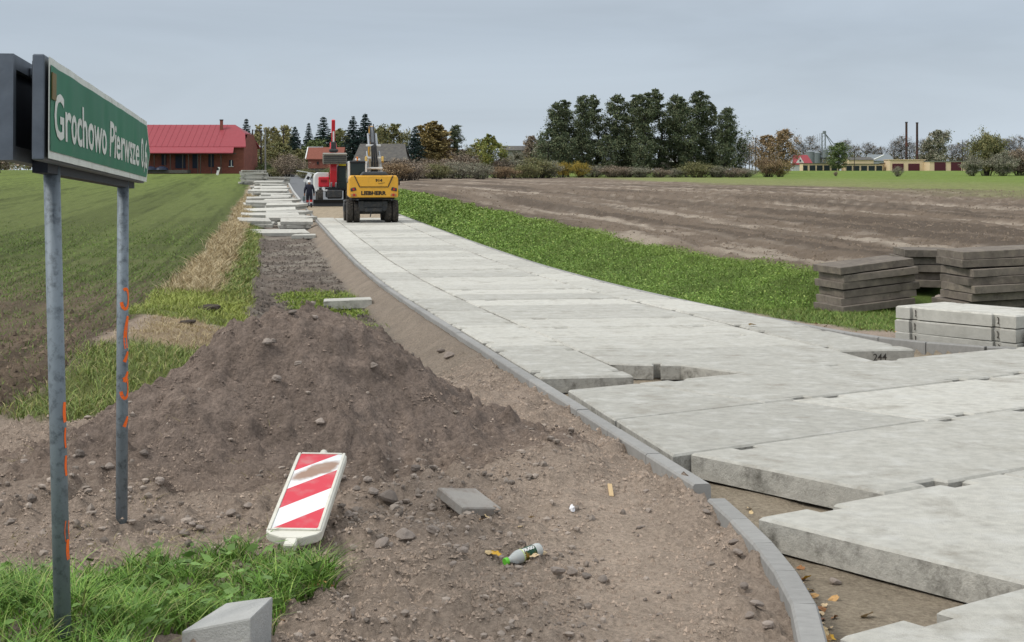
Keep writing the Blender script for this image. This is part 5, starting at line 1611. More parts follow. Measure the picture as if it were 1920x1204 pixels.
    P = np.concatenate(P) if P else np.zeros((1, 3))
    cols = pick(rg, len(P), pal)
    # clump-wise colour drift through the crown
    dr = (fbm(P[:, 0] * 1.6 / max(1, H * .12) + 50, P[:, 2] * 1.6 / max(1, H * .12) + P[:, 1], 2, seed % 97) - .5)
    cols = np.clip(cols * (1 + .7 * dr[:, None]), .004, 1)
    V, Fq, C = leaf_cloud(P, leaf, rg, cols, tall=1.0 if kind != 'spruce' else .7, flat=.45 if kind == 'spruce' else (.2 if kind == 'alder' else 0))
    return tm_, np_mesh('crown', V, Fq, m_leaf, C)
PAL = {
    'alder': [(.100, .130, .068), (.130, .156, .080), (.075, .102, .060), (.165, .175, .095)],
    'spruce': [(.031, .060, .049), (.047, .078, .060), (.021, .047, .042)],
    'olive': [(.195, .195, .082), (.146, .160, .070), (.254, .225, .098)],
    'yellow': [(.40, .30, .12), (.32, .25, .10), (.27, .22, .10)],
    'gold': [(.459, .311, .041), (.351, .257, .047), (.203, .189, .054)],
    'russet': [(.29, .20, .115), (.23, .165, .10), (.33, .235, .13)],
    'brown': [(.270, .218, .166), (.208, .170, .129), (.333, .260, .187)],
    'lime': [(.270, .290, .068), (.203, .236, .061), (.162, .203, .061), (.324, .297, .081)],
    'poplar': [(.422, .365, .163), (.326, .298, .144), (.250, .240, .134)],
    'greyg': [(.259, .248, .184), (.216, .227, .162), (.324, .292, .216)],
    'green': [(.122, .166, .056), (.096, .140, .053), (.158, .193, .070)],
}
PROTO = {}
def proto(kind, palname, variant, **kw):
    key = (kind, palname, variant)
    if key not in PROTO:
        PROTO[key] = grow(kind, hash_seed(key), 10.0, PAL[palname], **kw)
    return PROTO[key]
def hash_seed(key):
    return sum(ord(c) * (i + 3) for i, c in enumerate(str(key))) % 99991
def plant(name, label, cat, px, pyt, y, kind, palname, variant=0, group=None, wide=1.0, kw=None, sink=.15, pyb=None):
    kw = kw or {}
    tm_, cm = proto(kind, palname, variant, **kw)
    x = bpt(px, y); z0 = gz(x, y) - sink
    if pyb is not None: z0 = base_z(0, pyb, y)
    ht = base_z(0, pyt, y) - z0
    o = empty(name, (x, y, z0)); o.rotation_euler.z = random.uniform(0, 6.28)
    tag(o, label, cat, group)
    sc_ = ht / 10.0
    for nm, me in (('trunk', tm_), ('crown', cm)):
        link(nm if kind != 'bush' or nm != 'trunk' else 'stems', me, o, scale=(sc_ * wide, sc_ * wide, sc_))
    return o
KA = dict(leaf=.165, nleaf=17000, width=.19, base=.07)
KS = dict(leaf=.30, width=.40, base=.03, dens=1.3)
# alder grove, each tree on its own
al = [(1040, 192, 302), (1066, 186, 306), (1092, 180, 299), (1119, 178, 305), (1152, 178, 301), (1183, 176, 308), (1209, 176, 298), (1237, 167, 303), (1262, 178, 309), (1287, 180, 300), (1311, 173, 304), (1335, 192, 310), (1362, 201, 299)]
for i, (px, pt, y) in enumerate(al):
    plant('alder_tree', ORD[i] + ' tall alder of the dense grove, counted from the stone house side', 'tree', px, pt, y, 'alder', 'alder', i % 4, 'alder grove beyond the ploughed field', wide=1.0 + .12 * math.sin(i * 2.1), kw=KA)
for i, (px, pt, y) in enumerate(sorted([(1030, 245, 296), (1055, 250, 297), (1085, 248, 312), (1140, 255, 296), (1175, 245, 313), (1200, 255, 296), (1375, 235, 305), (1290, 268, 313)])):
    plant('young_alder', ORD[i] + ' short leafy tree in the lower storey of the grove, from stone house side', 'tree', px, pt, y, 'decid', 'alder', i % 2, 'low trees in the alder grove', wide=.95, kw=dict(leaf=.34, nleaf=4200, width=.34, base=.03))
# spruces
for px, pt, y, lab in ((462, 221, 245, 'dark spruce standing behind the end of the brick barn'), (553, 236, 262, 'rounded dark spruce left of the twin garden spruces'),
                       (579, 229, 268, 'sparse young spruce beside the broad garden spruce'), (606, 217, 258, 'broad dark garden spruce behind the orange roofed shed'),
                       (662, 217, 262, 'dark spruce close behind the grey barn ridge, first of a pair'), (685, 211, 265, 'taller dark spruce close behind the grey barn ridge'),
                       (778, 236, 262, 'wide dark spruce between the grey barn and golden birches')):
    lab = lab.replace('left of the twin garden spruces', 'next to the pole with crosswise arm')
    plant('spruce_tree', lab, 'tree', px, pt, y, 'spruce', 'spruce', px % 3, 'garden spruces', wide={579: .75, 606: 1.15, 462: .9}.get(px, 1.0), kw=KS)
KD = dict(leaf=.30, nleaf=8500, width=.31, base=.06)
KP = dict(leaf=.26, nleaf=6000, width=.13, base=.10, bark=m_barkpale)
KB = dict(leaf=.22, nleaf=1000, width=.32, base=.2)
KBU = dict(leaf=.36, nleaf=6500, width=.62)
for i, (px, pt) in enumerate([(478, 262), (487, 236), (500, 240), (514, 238), (524, 244), (534, 236), (542, 240)]):
    plant('poplar_tree', ORD[i] + ' slim yellowing poplar behind the utility poles, counted from the barn', 'tree', px, pt, 300 + 3 * i, 'poplar', 'poplar', i % 3, 'yellowing poplars behind the poles', kw=KP)
for px, pt, y, kd, pl, lab, wd in ((0, 236, 250, 'decid', 'brown', 'brown half-bare tree at the far edge of the green field', 1.0), (735, 233, 275, 'decid', 'olive', 'olive autumn tree rising behind the grey barn', 1.0), (712, 240, 290, 'decid', 'olive', 'smaller olive tree behind the grey barn ridge', .9),
                               (800, 232, 268, 'poplar', 'yellow', 'golden birch beside the wide dark spruce', 1.9), (818, 230, 270, 'poplar', 'yellow', 'golden birch with drooping crown, tallest of its clump', 2.1), (834, 236, 272, 'poplar', 'russet', 'russet birch at the end of the golden clump', 1.8),
                               (850, 234, 275, 'alder', 'alder', 'narrow dark larch-like tree beside the golden birches', 1.0), (640, 243, 300, 'decid', 'olive', 'olive tree between the garden spruces', 1.0), (625, 258, 280, 'decid', 'green', 'green tree behind the orange roofed shed', .9),
                               (590, 262, 250, 'decid', 'green', 'low green tree in front of the sparse young spruce', 1.4), (520, 268, 245, 'decid', 'olive', 'low olive thicket tree behind the brown round bush', 1.5), (560, 280, 242, 'decid', 'olive', 'small olive tree beside the brown round bush', 1.5),
                               (913, 252, 262, 'decid', 'lime', 'bright lime green willow at the ploughed field edge', 1.25), (890, 270, 300, 'decid', 'olive', 'dull olive tree behind the lime green willow', 1.3), (1000, 255, 330, 'decid', 'brown', 'thin brown tree between stone house and alder grove', 1.0), (1018, 262, 318, 'decid', 'greyg', 'grey green tree leaning on the alder grove edge', 1.0), (870, 280, 300, 'decid', 'brown', 'brown half-bare tree behind the field edge bushes', 1.3), (965, 285, 300, 'decid', 'greyg', 'grey bush-like tree in front of the stone house', 1.3)):
    kw = KP if kd == 'poplar' else (KA if kd == 'alder' else KD)
    plant('birch_tree' if 'birch' in lab else 'autumn_tree', lab, 'tree', px, pt, y, kd, pl, px % 2, None, wide=wd, kw=kw)
# bushes
bushes = [(540, 292, 205, 'brown', 1.35, 'round brown bush near the head of the slab piles', 'bush')]
bl_ = [(507, 305, 232, 'green'), (525, 312, 215, 'olive'), (575, 318, 190, 'olive'), (640, 308, 215, 'olive'), (620, 318, 190, 'green'), (755, 300, 205, 'brown'), (775, 308, 215, 'brown'), (742, 305, 200, 'russet'), (800, 300, 250, 'brown'), (818, 308, 235, 'olive'), (838, 300, 262, 'brown'), (858, 306, 245, 'greyg'), (880, 292, 262, 'brown'), (900, 308, 235, 'greyg'),
       (935, 300, 262, 'brown'), (945, 312, 240, 'russet'), (965, 302, 262, 'greyg'), (985, 308, 255, 'olive'), (1005, 298, 262, 'olive'), (1025, 304, 265, 'greyg')]
for i, (px, pt, y, pl) in enumerate(bl_):
    bushes.append((px, pt, y, pl, 1.7, {'brown': 'leafless brown', 'olive': 'olive green', 'green': 'green', 'russet': 'russet', 'greyg': 'grey green'}[pl] + ' bush in the hedge along the far end of the road and field', 'h' + pl))
bushes += [(1053, 304, 285, 'gold', 1.1, 'golden yellow bush at the foot of the alder grove', 'gold'), (1088, 304, 287, 'gold', 1.1, 'golden yellow bush at the foot of the alder grove', 'gold')]
for px, pt, pl in ((1113, 312, 'greyg'), (1150, 312, 'brown'), (1172, 314, 'brown'), (1200, 314, 'greyg'), (1235, 316, 'brown'), (1268, 316, 'greyg'), (1310, 306, 'olive'), (1345, 314, 'greyg'), (1375, 316, 'brown'), (1398, 316, 'greyg')):
    bushes.append((px, pt, 288 + (px % 5), pl, 2.3, {'greyg': 'grey green', 'brown': 'leafless brown', 'olive': 'olive'}[pl] + ' low bush along the foot of the alder grove', 'f' + pl))
bushes += [(1440, 296, 300, 'russet', 1.35, 'tawny round bush on the green field beside the timber pole', 'tawny'), (1462, 304, 302, 'yellow', 1.1, 'smaller tawny bush leaning on the round one', 'tawny2'),
           (1684, 314, 310, 'greyg', 1.0, 'small grey bush alone on the far green field', 'one'), (1567, 322, 320, 'brown', .7, 'tiny brown shrub on the far green field', 'two')]
_cnt = {}
for b_ in sorted(bushes):
    _cnt.setdefault(b_[6], []).append(b_)
def _bush_label(b_):
    l_ = _cnt[b_[6]]
    return b_[5] if len(l_) == 1 else ORD[l_.index(b_)] + ' ' + b_[5].replace(' in the hedge along the far end of the road and field', ' of the far hedge, counted from the barn').replace(' along the foot of the alder grove', ' at the grove foot, counted from the gold ones').replace(' at the foot of the alder grove', ' below the alders, counted from the stone house')
for b_ in bushes:
    px, pt, y, pl, wd, lab, g = b_
    lab = _bush_label(b_)
    plant('bush', lab, 'bush', px, pt, y, 'bush', pl, (px // 7) % 2, 'bushes: ' + g, wide=wd, kw=KBU)
# trees on the far right skyline
for px, pt, y, kd, pl, lab, wd in ((1440, 254, 400, 'decid', 'russet', 'russet brown tree beside the timber pole, lower of two', 1.0), (1467, 243, 395, 'decid', 'russet', 'taller russet brown tree near the red roofed house', 1.0),
                               (1573, 268, 552, 'decid', 'green', 'leafy green tree standing before the garage row', 1.3), (1760, 243, 620, 'decid', 'greyg', 'tall pale half-bare tree behind the large garages', 1.1), (1740, 262, 625, 'decid', 'greyg', 'half-bare tree shoulder to the tall pale one', 1.0)):
    plant('autumn_tree', lab, 'tree', px, pt, y, kd, pl, px % 2, None, wide=wd, kw=KD)
for i, (px, pt, y) in enumerate(sorted([(1388, 262, 420), (1398, 270, 520), (1410, 275, 540), (1515, 257, 640), (1502, 268, 645), (1585, 264, 640), (1562, 275, 642), (1605, 274, 650), (1622, 270, 655), (1640, 274, 650), (1655, 276, 652), (1690, 257, 625), (1678, 266, 628), (1708, 268, 630), (1730, 264, 640), (1785, 272, 640), (1800, 270, 640), (1812, 266, 645), (1880, 262, 620), (1896, 262, 620), (1912, 258, 620), (1535, 275, 650)])):
    plant('bare_tree', ORD[i] + ' bare grey skyline tree, counted from the alder grove side', 'tree', px, pt, y, 'bare', 'brown', i % 3, 'bare trees on the skyline', wide=1.1, kw=KB)
for px, pt, y, pl, wd, lab in ((1850, 253, 330, 'olive', .68, 'large spreading olive willow at the end of the garages'), (1880, 290, 325, 'greyg', 1.0, 'grey green thicket beneath the large olive willow'), (1822, 296, 322, 'greyg', .9, 'low grey green thicket by the tall maroon doors'), (1912, 284, 335, 'brown', 1.0, 'brown thicket beyond the large olive willow')):
    plant('willow_bush', lab, 'bush', px, pt, y, 'bush', pl, 2, None, wide=wd, kw=dict(leaf=.40, nleaf=17000, width=.62))
# far wood closing the horizon
rg = np.random.default_rng(77)
P = []; C_ = []
for _ in range(420):
    px = rg.uniform(-500, 2500); y = rg.uniform(720, 860)
    if 860 < px < 1000 and rg.random() < .5: continue
    ht = rg.uniform(5, 11) * (1 if px > 1350 or px < 800 else .8); n = 70
    q = rg.normal(size=(n, 3)) * np.array([2.6, 2.6, ht * .27]) + np.array([bpt(px, y), y, float(ground_z(np.array([bpt(px, y)]), np.array([y]), False)[0]) + ht * .45])
    P.append(q); C_.append(pick(rg, n, PAL['brown'] + PAL['greyg'] + PAL['olive']))
V, Fq, C = leaf_cloud(np.concatenate(P), 1.5, rg, np.concatenate(C_))
tag(link('far_woodland', np_mesh('far_woodland', V, Fq, m_leaf, C)), 'distant brown wood closing the horizon behind the farm', 'woodland', kind='stuff')

# ================================================================== GRASS, CLODS, STONES, LEAVES
m_blade = mat('grass_blade', attr='Col', rough=.6, spec=.3)
def blades(name, X, Y, h, w, col, rg, lean=.5, segs=3, z=None, label=None, cat=None):
    """curved tapering grass blades standing on the ground, one mesh"""
    n = len(X)
    Z = ground_z(X, Y) - .01 if z is None else z
    a = rg.random(n) * 2 * math.pi
    ln = h * lean * rg.uniform(.3, 1.3, n)
    dx, dy = np.cos(a) * ln, np.sin(a) * ln
    b = rg.random(n) * 2 * math.pi
    wx, wy = np.cos(b) * w / 2, np.sin(b) * w / 2
    V = np.zeros((n, (segs + 1) * 2, 3)); C = np.zeros((n, (segs + 1) * 2, 3))
    for k in range(segs + 1):
        t_ = k / segs
        taper = (1 - t_ ** 1.6) * .95 + .05
        cx = X + dx * t_ ** 1.8; cy = Y + dy * t_ ** 1.8; cz = Z + h * (t_ - .28 * lean * t_ ** 2.5)
        V[:, 2 * k] = np.stack([cx - wx * taper, cy - wy * taper, cz], 1)
        V[:, 2 * k + 1] = np.stack([cx + wx * taper, cy + wy * taper, cz], 1)
        C[:, 2 * k] = col; C[:, 2 * k + 1] = col
    m_ = (segs + 1) * 2
    base = np.arange(n)[:, None] * m_
    Fq = np.concatenate([np.stack([base[:, 0] + 2 * k, base[:, 0] + 2 * k + 1, base[:, 0] + 2 * k + 3, base[:, 0] + 2 * k + 2], 1) for k in range(segs)])
    me = np_mesh(name, V.reshape(-1, 3), Fq, m_blade, C.reshape(-1, 3))
    o = link(name, me)
    if label: tag(o, label, cat, kind='stuff')
    return o
def px_of(x, y, z):
    return 960 + 2600 * x / y, 320 + 2600 * (CAMZ - z) / y
def in_poly(px, py, poly):
    c = np.zeros(len(px), bool); n = len(poly)
    for i in range(n):
        x0, y0 = poly[i]; x1, y1 = poly[(i + 1) % n]
        cond = ((y0 > py) != (y1 > py)) & (px < (x1 - x0) * (py - y0) / ((y1 - y0) or 1e-9) + x0)
        c ^= cond
    return c
rg = np.random.default_rng(21)
# long grass round the near sign post (outline in ground metres)
def gpoly(pts):
    return [tuple(ground_hit(px, py)[:2]) for px, py in pts]
GP = gpoly([(-400, 1090), (60, 1092), (120, 1100), (230, 1082), (330, 1075), (400, 1050), (440, 1035), (500, 1060), (580, 1068), (632, 1085), (615, 1108), (560, 1130), (530, 1160), (512, 1200)]) + [(-.86, 4.55), (-1.2, 3.4), (-3.4, 3.4)]
N = 60000
X = rg.uniform(-3.4, -.6, N); Y = rg.uniform(3.4, 6.5, N)
k = in_poly(X, Y, GP) & (np.hypot((X + 1.03) / 1.2, Y - 5.0) > .21) & ~((X > -1.3) & (X < -.85) & (Y < 5.0) & (Y > 4.6))
k &= rg.random(N) < .30 + .75 * sstep(.35, .6, fbm(X * 2.3, Y * 2.3, 3, 301))
X, Y = X[k], Y[k]
n = len(X)
lush = fbm(X * 1.6, Y * 1.6, 3, 303)
h = rg.uniform(.07, .19, n) * (.6 + .9 * lush)
pal = np.array([(.13, .26, .035), (.19, .33, .055), (.09, .19, .03), (.28, .38, .09), (.30, .30, .12)])
cc = pal[rg.choice(5, n, p=[.33, .26, .2, .13, .08])] * rg.uniform(.7, 1.25, (n, 1))
blades('long_grass', X, Y, h, rg.uniform(.004, .0085, n), cc, rg, 1.0, 3, label='long fresh green grass round the near sign post', cat='grass')
# broad weed leaves among it
def leafy(name, X, Y, Z, size, col, rg, label, cat, up=.5):
    P = np.stack([X, Y, Z], 1)
    V, Fq, C = leaf_cloud(P, size, rg, col, tall=.75, flat=up)
    return tag(link(name, np_mesh(name, V, Fq, m_blade, C)), label, cat, kind='stuff')
k = rg.random(n) < .06
leafy('broad_weeds', X[k], Y[k], ground_z(X[k], Y[k]) + rg.uniform(.02, .10, k.sum()), .055, np.array([(.12, .21, .05)]) * rg.uniform(.7, 1.4, (k.sum(), 1)), rg, 'broad leafy weeds among the long grass', 'weeds', .7)
# sparse dry stalks by the posts and at the heap's foot
X = rg.uniform(-2.9, -1.2, 1500); Y = rg.uniform(5.9, 8.2, 1500)
k = fbm(X * 3, Y * 3, 2, 305) > .6; X, Y = X[k], Y[k]; n = len(X)
blades('dry_stalks', X, Y, rg.uniform(.03, .09, n), rg.uniform(.003, .005, n), np.array([(.34, .29, .14)]) * rg.uniform(.6, 1.3, (n, 1)), rg, 1.4, 3, label='thin dry stalks scattered over the gravel', cat='dry grass')
# verge: green strip, bleached strip, tongue of grass, bank, low lawn by the stacks
def scatter(N, xr, yr, wkey, power=1.0, seed=1, s_range=None):
    r = np.random.default_rng(seed)
    if s_range is not None:
        s_ = r.uniform(*s_range, N); y0, y1 = yr
        t_ = np.exp(r.uniform(math.log(y0), math.log(y1), N)) if power else r.uniform(y0, y1, N)
        X = RC * s_ - RS * t_; Y = RS * s_ + RC * t_
    else:
        X = r.uniform(*xr, N); Y = np.exp(r.uniform(math.log(yr[0]), math.log(yr[1]), N)) if power else r.uniform(*yr, N)
    w = region_weights(X, Y)[wkey]
    k = r.random(N) < w
    return X[k], Y[k], r
X, Y, r = scatter(80000, None, (9.5, 120), 'green', 1, 31, (-2.6, .4))
n = len(X); far = sstep(14, 40, Y)
pal = np.array([(.15, .21, .05), (.21, .27, .065), (.30, .31, .09), (.36, .31, .14)])
cc = pal[r.choice(4, n, p=[.36, .34, .2, .1])] * r.uniform(.65, 1.2, (n, 1))
lm = (np.exp(-((Y - 24) / 3.5) ** 2))[:, None] * .7
cc = cc * (1 - lm) + np.array([(.33, .37, .075)]) * lm
blades('verge_grass', X, Y, r.uniform(.05, .15, n) * (1 + .5 * far), r.uniform(.007, .012, n) * (1 + 2.2 * far), cc, r, .9, 2, label='yellow green grass on the verge between field and road', cat='grass')
X, Y, r = scatter(70000, None, (14, 120), 'dry', 1, 33, (-2.7, -.3))
n = len(X); far = sstep(16, 50, Y)
pal = np.array([(.50, .40, .23), (.42, .32, .17), (.33, .25, .13), (.57, .48, .30)])
cc = pal[r.integers(0, 4, n)] * r.uniform(.7, 1.15, (n, 1))
hh = r.uniform(.06, .32, n) * sstep(23, 27, Y) + r.uniform(.03, .09, n)
blades('bleached_grass', X, Y, hh, r.uniform(.006, .011, n) * (1 + 2.5 * far), cc, r, .9, 2, label='tall bleached dry grass along the field edge', cat='dry grass')
X, Y, r = scatter(40000, None, (20, 34), 'tongue', 0, 35, (.0, 2.0))
n = len(X)
pal = np.array([(.22, .30, .05), (.30, .35, .07), (.16, .24, .04)])
cc = pal[r.integers(0, 3, n)] * r.uniform(.7, 1.15, (n, 1))
blades('grass_patch', X, Y, r.uniform(.05, .13, n), r.uniform(.012, .022, n), cc, r, .9, 2, label='bright grass patch beside the sand slope', cat='grass')
# clumps hanging over the ridged strip
X, Y, r = scatter(300000, None, (19, 190), 'bank', 1, 37, (7.2, 10.6))
n = len(X); far = sstep(22, 90, Y)
lush = fbm(X * 1.1, Y * 1.1, 3, 311)
pal = np.array([(.165, .275, .05), (.22, .335, .065), (.12, .20, .035), (.31, .38, .10)])
cc = pal[r.choice(4, n, p=[.33, .33, .2, .14])] * r.uniform(.65, 1.25, (n, 1)) * (.72 + .56 * lush)[:, None]
topw = sstep(1.2, 2.3, np.minimum(RC * X + RS * Y - 7.45, Y - 23.3))[:, None]
cc = cc * (1 - topw * .5) + np.array([(.20, .27, .05)]) * topw * .5
Z = ground_z(X, Y)
kk = r.random(n) < .22
leafy('bank_weeds', X[kk], Y[kk], Z[kk] + r.uniform(.01, .12, kk.sum()) * (.4 + .9 * lush[kk]), .036 + .09 * far[kk], cc[kk], r, 'dense green ground cover on the bank beside the slab road', 'ground cover', .35)
kk = ~kk
blades('bank_grass', X[kk], Y[kk], r.uniform(.04, .13, kk.sum()) * (1 - .2 * far[kk]) * (.6 + .8 * lush[kk]), r.uniform(.006, .011, kk.sum()) * (1 + 3.5 * far[kk]), cc[kk], r, .9, 1, label='fresh grass blades on the bank beside the slab road', cat='grass')
X, Y, r = scatter(90000, (3.8, 13), (16.5, 27), 'lowgrass', 0, 39)
n = len(X)
pal = np.array([(.12, .21, .035), (.17, .26, .05), (.25, .28, .08)])
cc = pal[r.integers(0, 3, n)] * r.uniform(.65, 1.2, (n, 1))
blades('lawn_grass', X, Y, r.uniform(.03, .10, n), r.uniform(.010, .018, n), cc, r, .9, 1, label='short grass round the weathered slab stacks', cat='grass')
# young corn sprouting on the field
r = np.random.default_rng(41)
N = 150000
t_ = np.exp(r.uniform(math.log(10.5), math.log(75), N)); s_ = -1.9 - t_ * r.random(N) * .62
s_ = np.round(s_ / .13) * .13 + r.normal(size=N) * .012
X = RC * s_ - RS * t_; Y = RS * s_ + RC * t_
w = region_weights(X, Y)['field'] * (.10 + .9 * sstep(10, 30, Y + 8 * (fbm(X * .3, Y * .3, 2, 321) - .5))) * (1 - .8 * sstep(.58, .72, fbm(X * .5, Y * .5, 3, 323)))
k = (r.random(N) < w * sstep(72, 40, Y)) & (Y > 9.5)
X, Y = X[k], Y[k]; n = len(X); far = sstep(14, 60, Y)
pal = np.array([(.13, .21, .035), (.17, .25, .045), (.10, .17, .03)])
cc = pal[r.integers(0, 3, n)] * r.uniform(.7, 1.2, (n, 1))
blades('sprouting_corn', X, Y, r.uniform(.05, .11, n), r.uniform(.006, .011, n) * (1 + 3 * far), cc, r, .8, 1, label='rows of young green corn sprouting on the brown field', cat='crop')

# crumbs of soil and gravel
def lumps(name, X, Y, size, col, rg, sub, label, cat, sink=.25):
    if sub == 0:
        bv = np.array([(1, 0, 0), (-1, 0, 0), (0, 1, 0), (0, -1, 0), (0, 0, 1), (0, 0, -1)], float)
        bv[:4, 2] = -.45; bv = bv[:5]
        bf = np.array([(0, 2, 4), (2, 1, 4), (1, 3, 4), (3, 0, 4)])
    else:
        bm = bmesh.new(); bmesh.ops.create_icosphere(bm, subdivisions=1, radius=1); bm.verts.ensure_lookup_table()
        bv = np.array([v.co[:] for v in bm.verts]); bf = np.array([[v.index for v in f.verts] for f in bm.faces]); bm.free()
    n = len(X); m_ = len(bv)
    Z = ground_z(X, Y)
    sc_ = size[:, None] * rg.uniform(.55, 1.35, (n, 3)); sc_[:, 2] *= .75
    a = rg.random(n) * 6.28; ca, sa = np.cos(a)[:, None], np.sin(a)[:, None]
    L_ = bv[None] * sc_[:, None, :] * rg.uniform(.72, 1.28, (n, m_, 1))
    lx = L_[:, :, 0] * ca - L_[:, :, 1] * sa; ly = L_[:, :, 0] * sa + L_[:, :, 1] * ca
    V = np.stack([lx + X[:, None], ly + Y[:, None], L_[:, :, 2] + (Z + sc_[:, 2] * (1 - 2 * sink))[:, None]], 2).reshape(-1, 3)
    Fq = (bf[None] + (np.arange(n) * m_)[:, None, None]).reshape(-1, 3)
    C = np.repeat(col, m_, 0)
    return tag(link(name, np_mesh(name, V, Fq, m_lump, C)), label, cat, kind='stuff')
m_lump = mat('soil_lump', attr='Col', rough=.95, var=.15, nscale=60, spec=.15)
r = np.random.default_rng(51)
N = 150000
Y = np.exp(r.uniform(math.log(4.4), math.log(15), N)); X = r.uniform(-3.6, 1.3, N) * np.minimum(1, Y / 8) 
def dirt_ok(X, Y):
    W = region_weights(X, Y)
    g = np.clip(W['green'] + W['field'] + W['dry'], 0, 1)
    return (X < kerb_x(Y) - .07) & (g < .4) & ~in_poly(X, Y, GP)
track = np.exp(-((X - (kerb_x(Y) - .62)) / .35) ** 2) * sstep(9.5, 7, Y)
k = dirt_ok(X, Y) & (r.random(N) < (.42 + .7 * sstep(.4, .62, fbm(X * 2.5, Y * 2.5, 3, 331))) * (1 - .72 * track))
X, Y = X[k], Y[k]; n = len(X)
mh_ = np.clip(mound(X, Y) / .45, 0, 1)[:, None]
c0_ = np.array([(.385, .305, .24)]) * (1 - mh_) + np.array([(.255, .198, .160)]) * mh_
pal = r.uniform(.7, 1.25, (n, 1))
lumps('soil_crumbs', X, Y, .0032 + .0085 * r.random(n) ** 4 + .0012 * (Y > 8), c0_ * pal, r, 0, 'loose crumbs of brown soil and gravel over the heap', 'soil')
N = 16000
Y = np.exp(r.uniform(math.log(4.6), math.log(13), N)); X = r.uniform(-3.2, 1.2, N) * np.minimum(1, Y / 8)
foot = np.exp(-((mound(X, Y) - .10) / .10) ** 2) * (X < .4)
k = dirt_ok(X, Y) & (r.random(N) < .035 + .9 * np.exp(-(((X + .62) / .42) ** 2 + ((Y - 7.05) / .42) ** 2)) + .55 * foot * sstep(.42, .6, fbm(X * 1.7, Y * 1.7, 2, 333)))
X, Y = X[k], Y[k]; n = len(X)
lumps('gravel', X, Y, .007 + .017 * r.random(n) ** 2.6, np.array([(.275, .232, .195)]) * r.uniform(.6, 1.45, (n, 1)), r, 1, 'coarse gravel at the foot of the dirt heap', 'gravel', .3)
# clods on the ridged strip and on the ploughed land
N = 9000
t_ = np.exp(r.uniform(math.log(15.5), math.log(58), N)); s_ = r.uniform(-.3, 1.8, N)
X = RC * s_ - RS * t_; Y = RS * s_ + RC * t_
k = r.random(N) < region_weights(X, Y)['strip']; X, Y = X[k], Y[k]; n = len(X)
lumps('dark_clods', X, Y, .015 + .035 * r.random(n) ** 2, np.array([(.125, .105, .088)]) * r.uniform(.6, 1.6, (n, 1)), r, 0, 'dark damp clods on the sunken strip by the road', 'soil')
N = 42000
t_ = np.exp(r.uniform(math.log(20), math.log(100), N)); s_ = 9 + t_ * r.random(N) * .75
X = RC * s_ - RS * t_; Y = RS * s_ + RC * t_
k = (r.random(N) < region_weights(X, Y)['mud'] * (.3 + .7 * sstep(.4, .6, fbm(s_ * .8, t_ * .05, 3, 341)))); X, Y = X[k], Y[k]; n = len(X)
lumps('field_clods', X, Y, (.012 + .032 * r.random(n) ** 2) * (1 + .6 * sstep(30, 110, Y)), np.array([(.19, .15, .112)]) * r.uniform(.65, 1.4, (n, 1)), r, 0, 'clods of turned soil across the ploughed field', 'soil')
N = 14000
t_ = np.exp(r.uniform(math.log(10), math.log(40), N)); s_ = -1.9 - t_ * r.random(N) * .55
X = RC * s_ - RS * t_; Y = RS * s_ + RC * t_
k = (r.random(N) < region_weights(X, Y)['field'] * sstep(36, 12, Y)); X, Y = X[k], Y[k]; n = len(X)
lumps('field_crumbs', X, Y, .012 + .03 * r.random(n) ** 2, np.array([(.15, .112, .08)]) * r.uniform(.6, 1.5, (n, 1)), r, 0, 'crumbs of brown soil among the sprouting corn', 'soil')

# single stones
def stone_mesh(seed):
    rr = random.Random(seed)
    bm = bmesh.new(); bmesh.ops.create_icosphere(bm, subdivisions=2, radius=1)
    ph = [rr.uniform(0, 6) for _ in range(6)]
    for v in bm.verts:
        c = v.co
        v.co = c * (1 + .16 * math.sin(c.x * 3 + ph[0]) + .14 * math.sin(c.y * 3.4 + ph[1]) + .12 * math.sin(c.z * 4 + ph[2]) + rr.uniform(-.05, .05))
    me = bpy.data.meshes.new('stone'); bm.to_mesh(me); bm.free()
    me.materials.append(mat('field_stone', (.30, .252, .215), rough=.9, var=.25, nscale=12, bump=.5, bscale=40, objvar=.35))
    return me
STM = [stone_mesh(i) for i in range(5)]
def stone(px, py, size, label, group, flat=.65):
    p = ground_hit(px, py)
    d = p.y
    rpx = size * d / 2600 / 2
    o = link('stone', STM[random.randrange(5)], None, (p.x, p.y, p.z + rpx * flat * .5), (random.uniform(-.3, .3), random.uniform(-.3, .3), random.uniform(0, 6)), (rpx * random.uniform(.95, 1.2), rpx * random.uniform(.75, 1), rpx * flat))
    tag(o, label, 'stone', group)
for px, py, sz in ((728, 946, 36), (715, 1024, 30), (760, 1012, 34), (812, 1006, 24), (700, 940, 22), (655, 972, 22), (780, 890, 18), (640, 905, 18), (668, 925, 16), (600, 800, 20), (690, 905, 20)):
    stone(px, py, sz, 'brown grey stone on the dirt between warning board and paving tile', 'stones between board and tile')
for px, py, sz in ((345, 1004, 20), (375, 1000, 18), (360, 985, 14), (432, 968, 22), (465, 960, 18), (300, 905, 20), (150, 855, 22), (205, 880, 18), (270, 860, 18), (45, 870, 18), (60, 940, 20), (170, 960, 16), (20, 985, 16), (80, 1000, 14)):
    stone(px, py, sz, 'grey stone in the gravel round the sign posts', 'stones round the sign posts')
for px, py, sz in ((1046, 1080, 26), (1072, 1078, 22), (980, 1058, 20), (1100, 1085, 18), (1130, 1094, 20), (870, 1042, 18), (850, 1064, 16)):
    stone(px, py, sz, 'flat brown stone on the dirt below the plastic bottle', 'stones below the bottle')
for px, py, sz in ((1395, 1105, 18), (1420, 1140, 24), (1405, 1165, 18), (1375, 1020, 16), (1350, 985, 18), (1440, 1190, 20), (1325, 965, 14), (1385, 1045, 18)):
    stone(px, py, sz, 'small stone in the rubble against the curved kerb', 'stones against the curved kerb')
p = on_slab(1565, 1072)
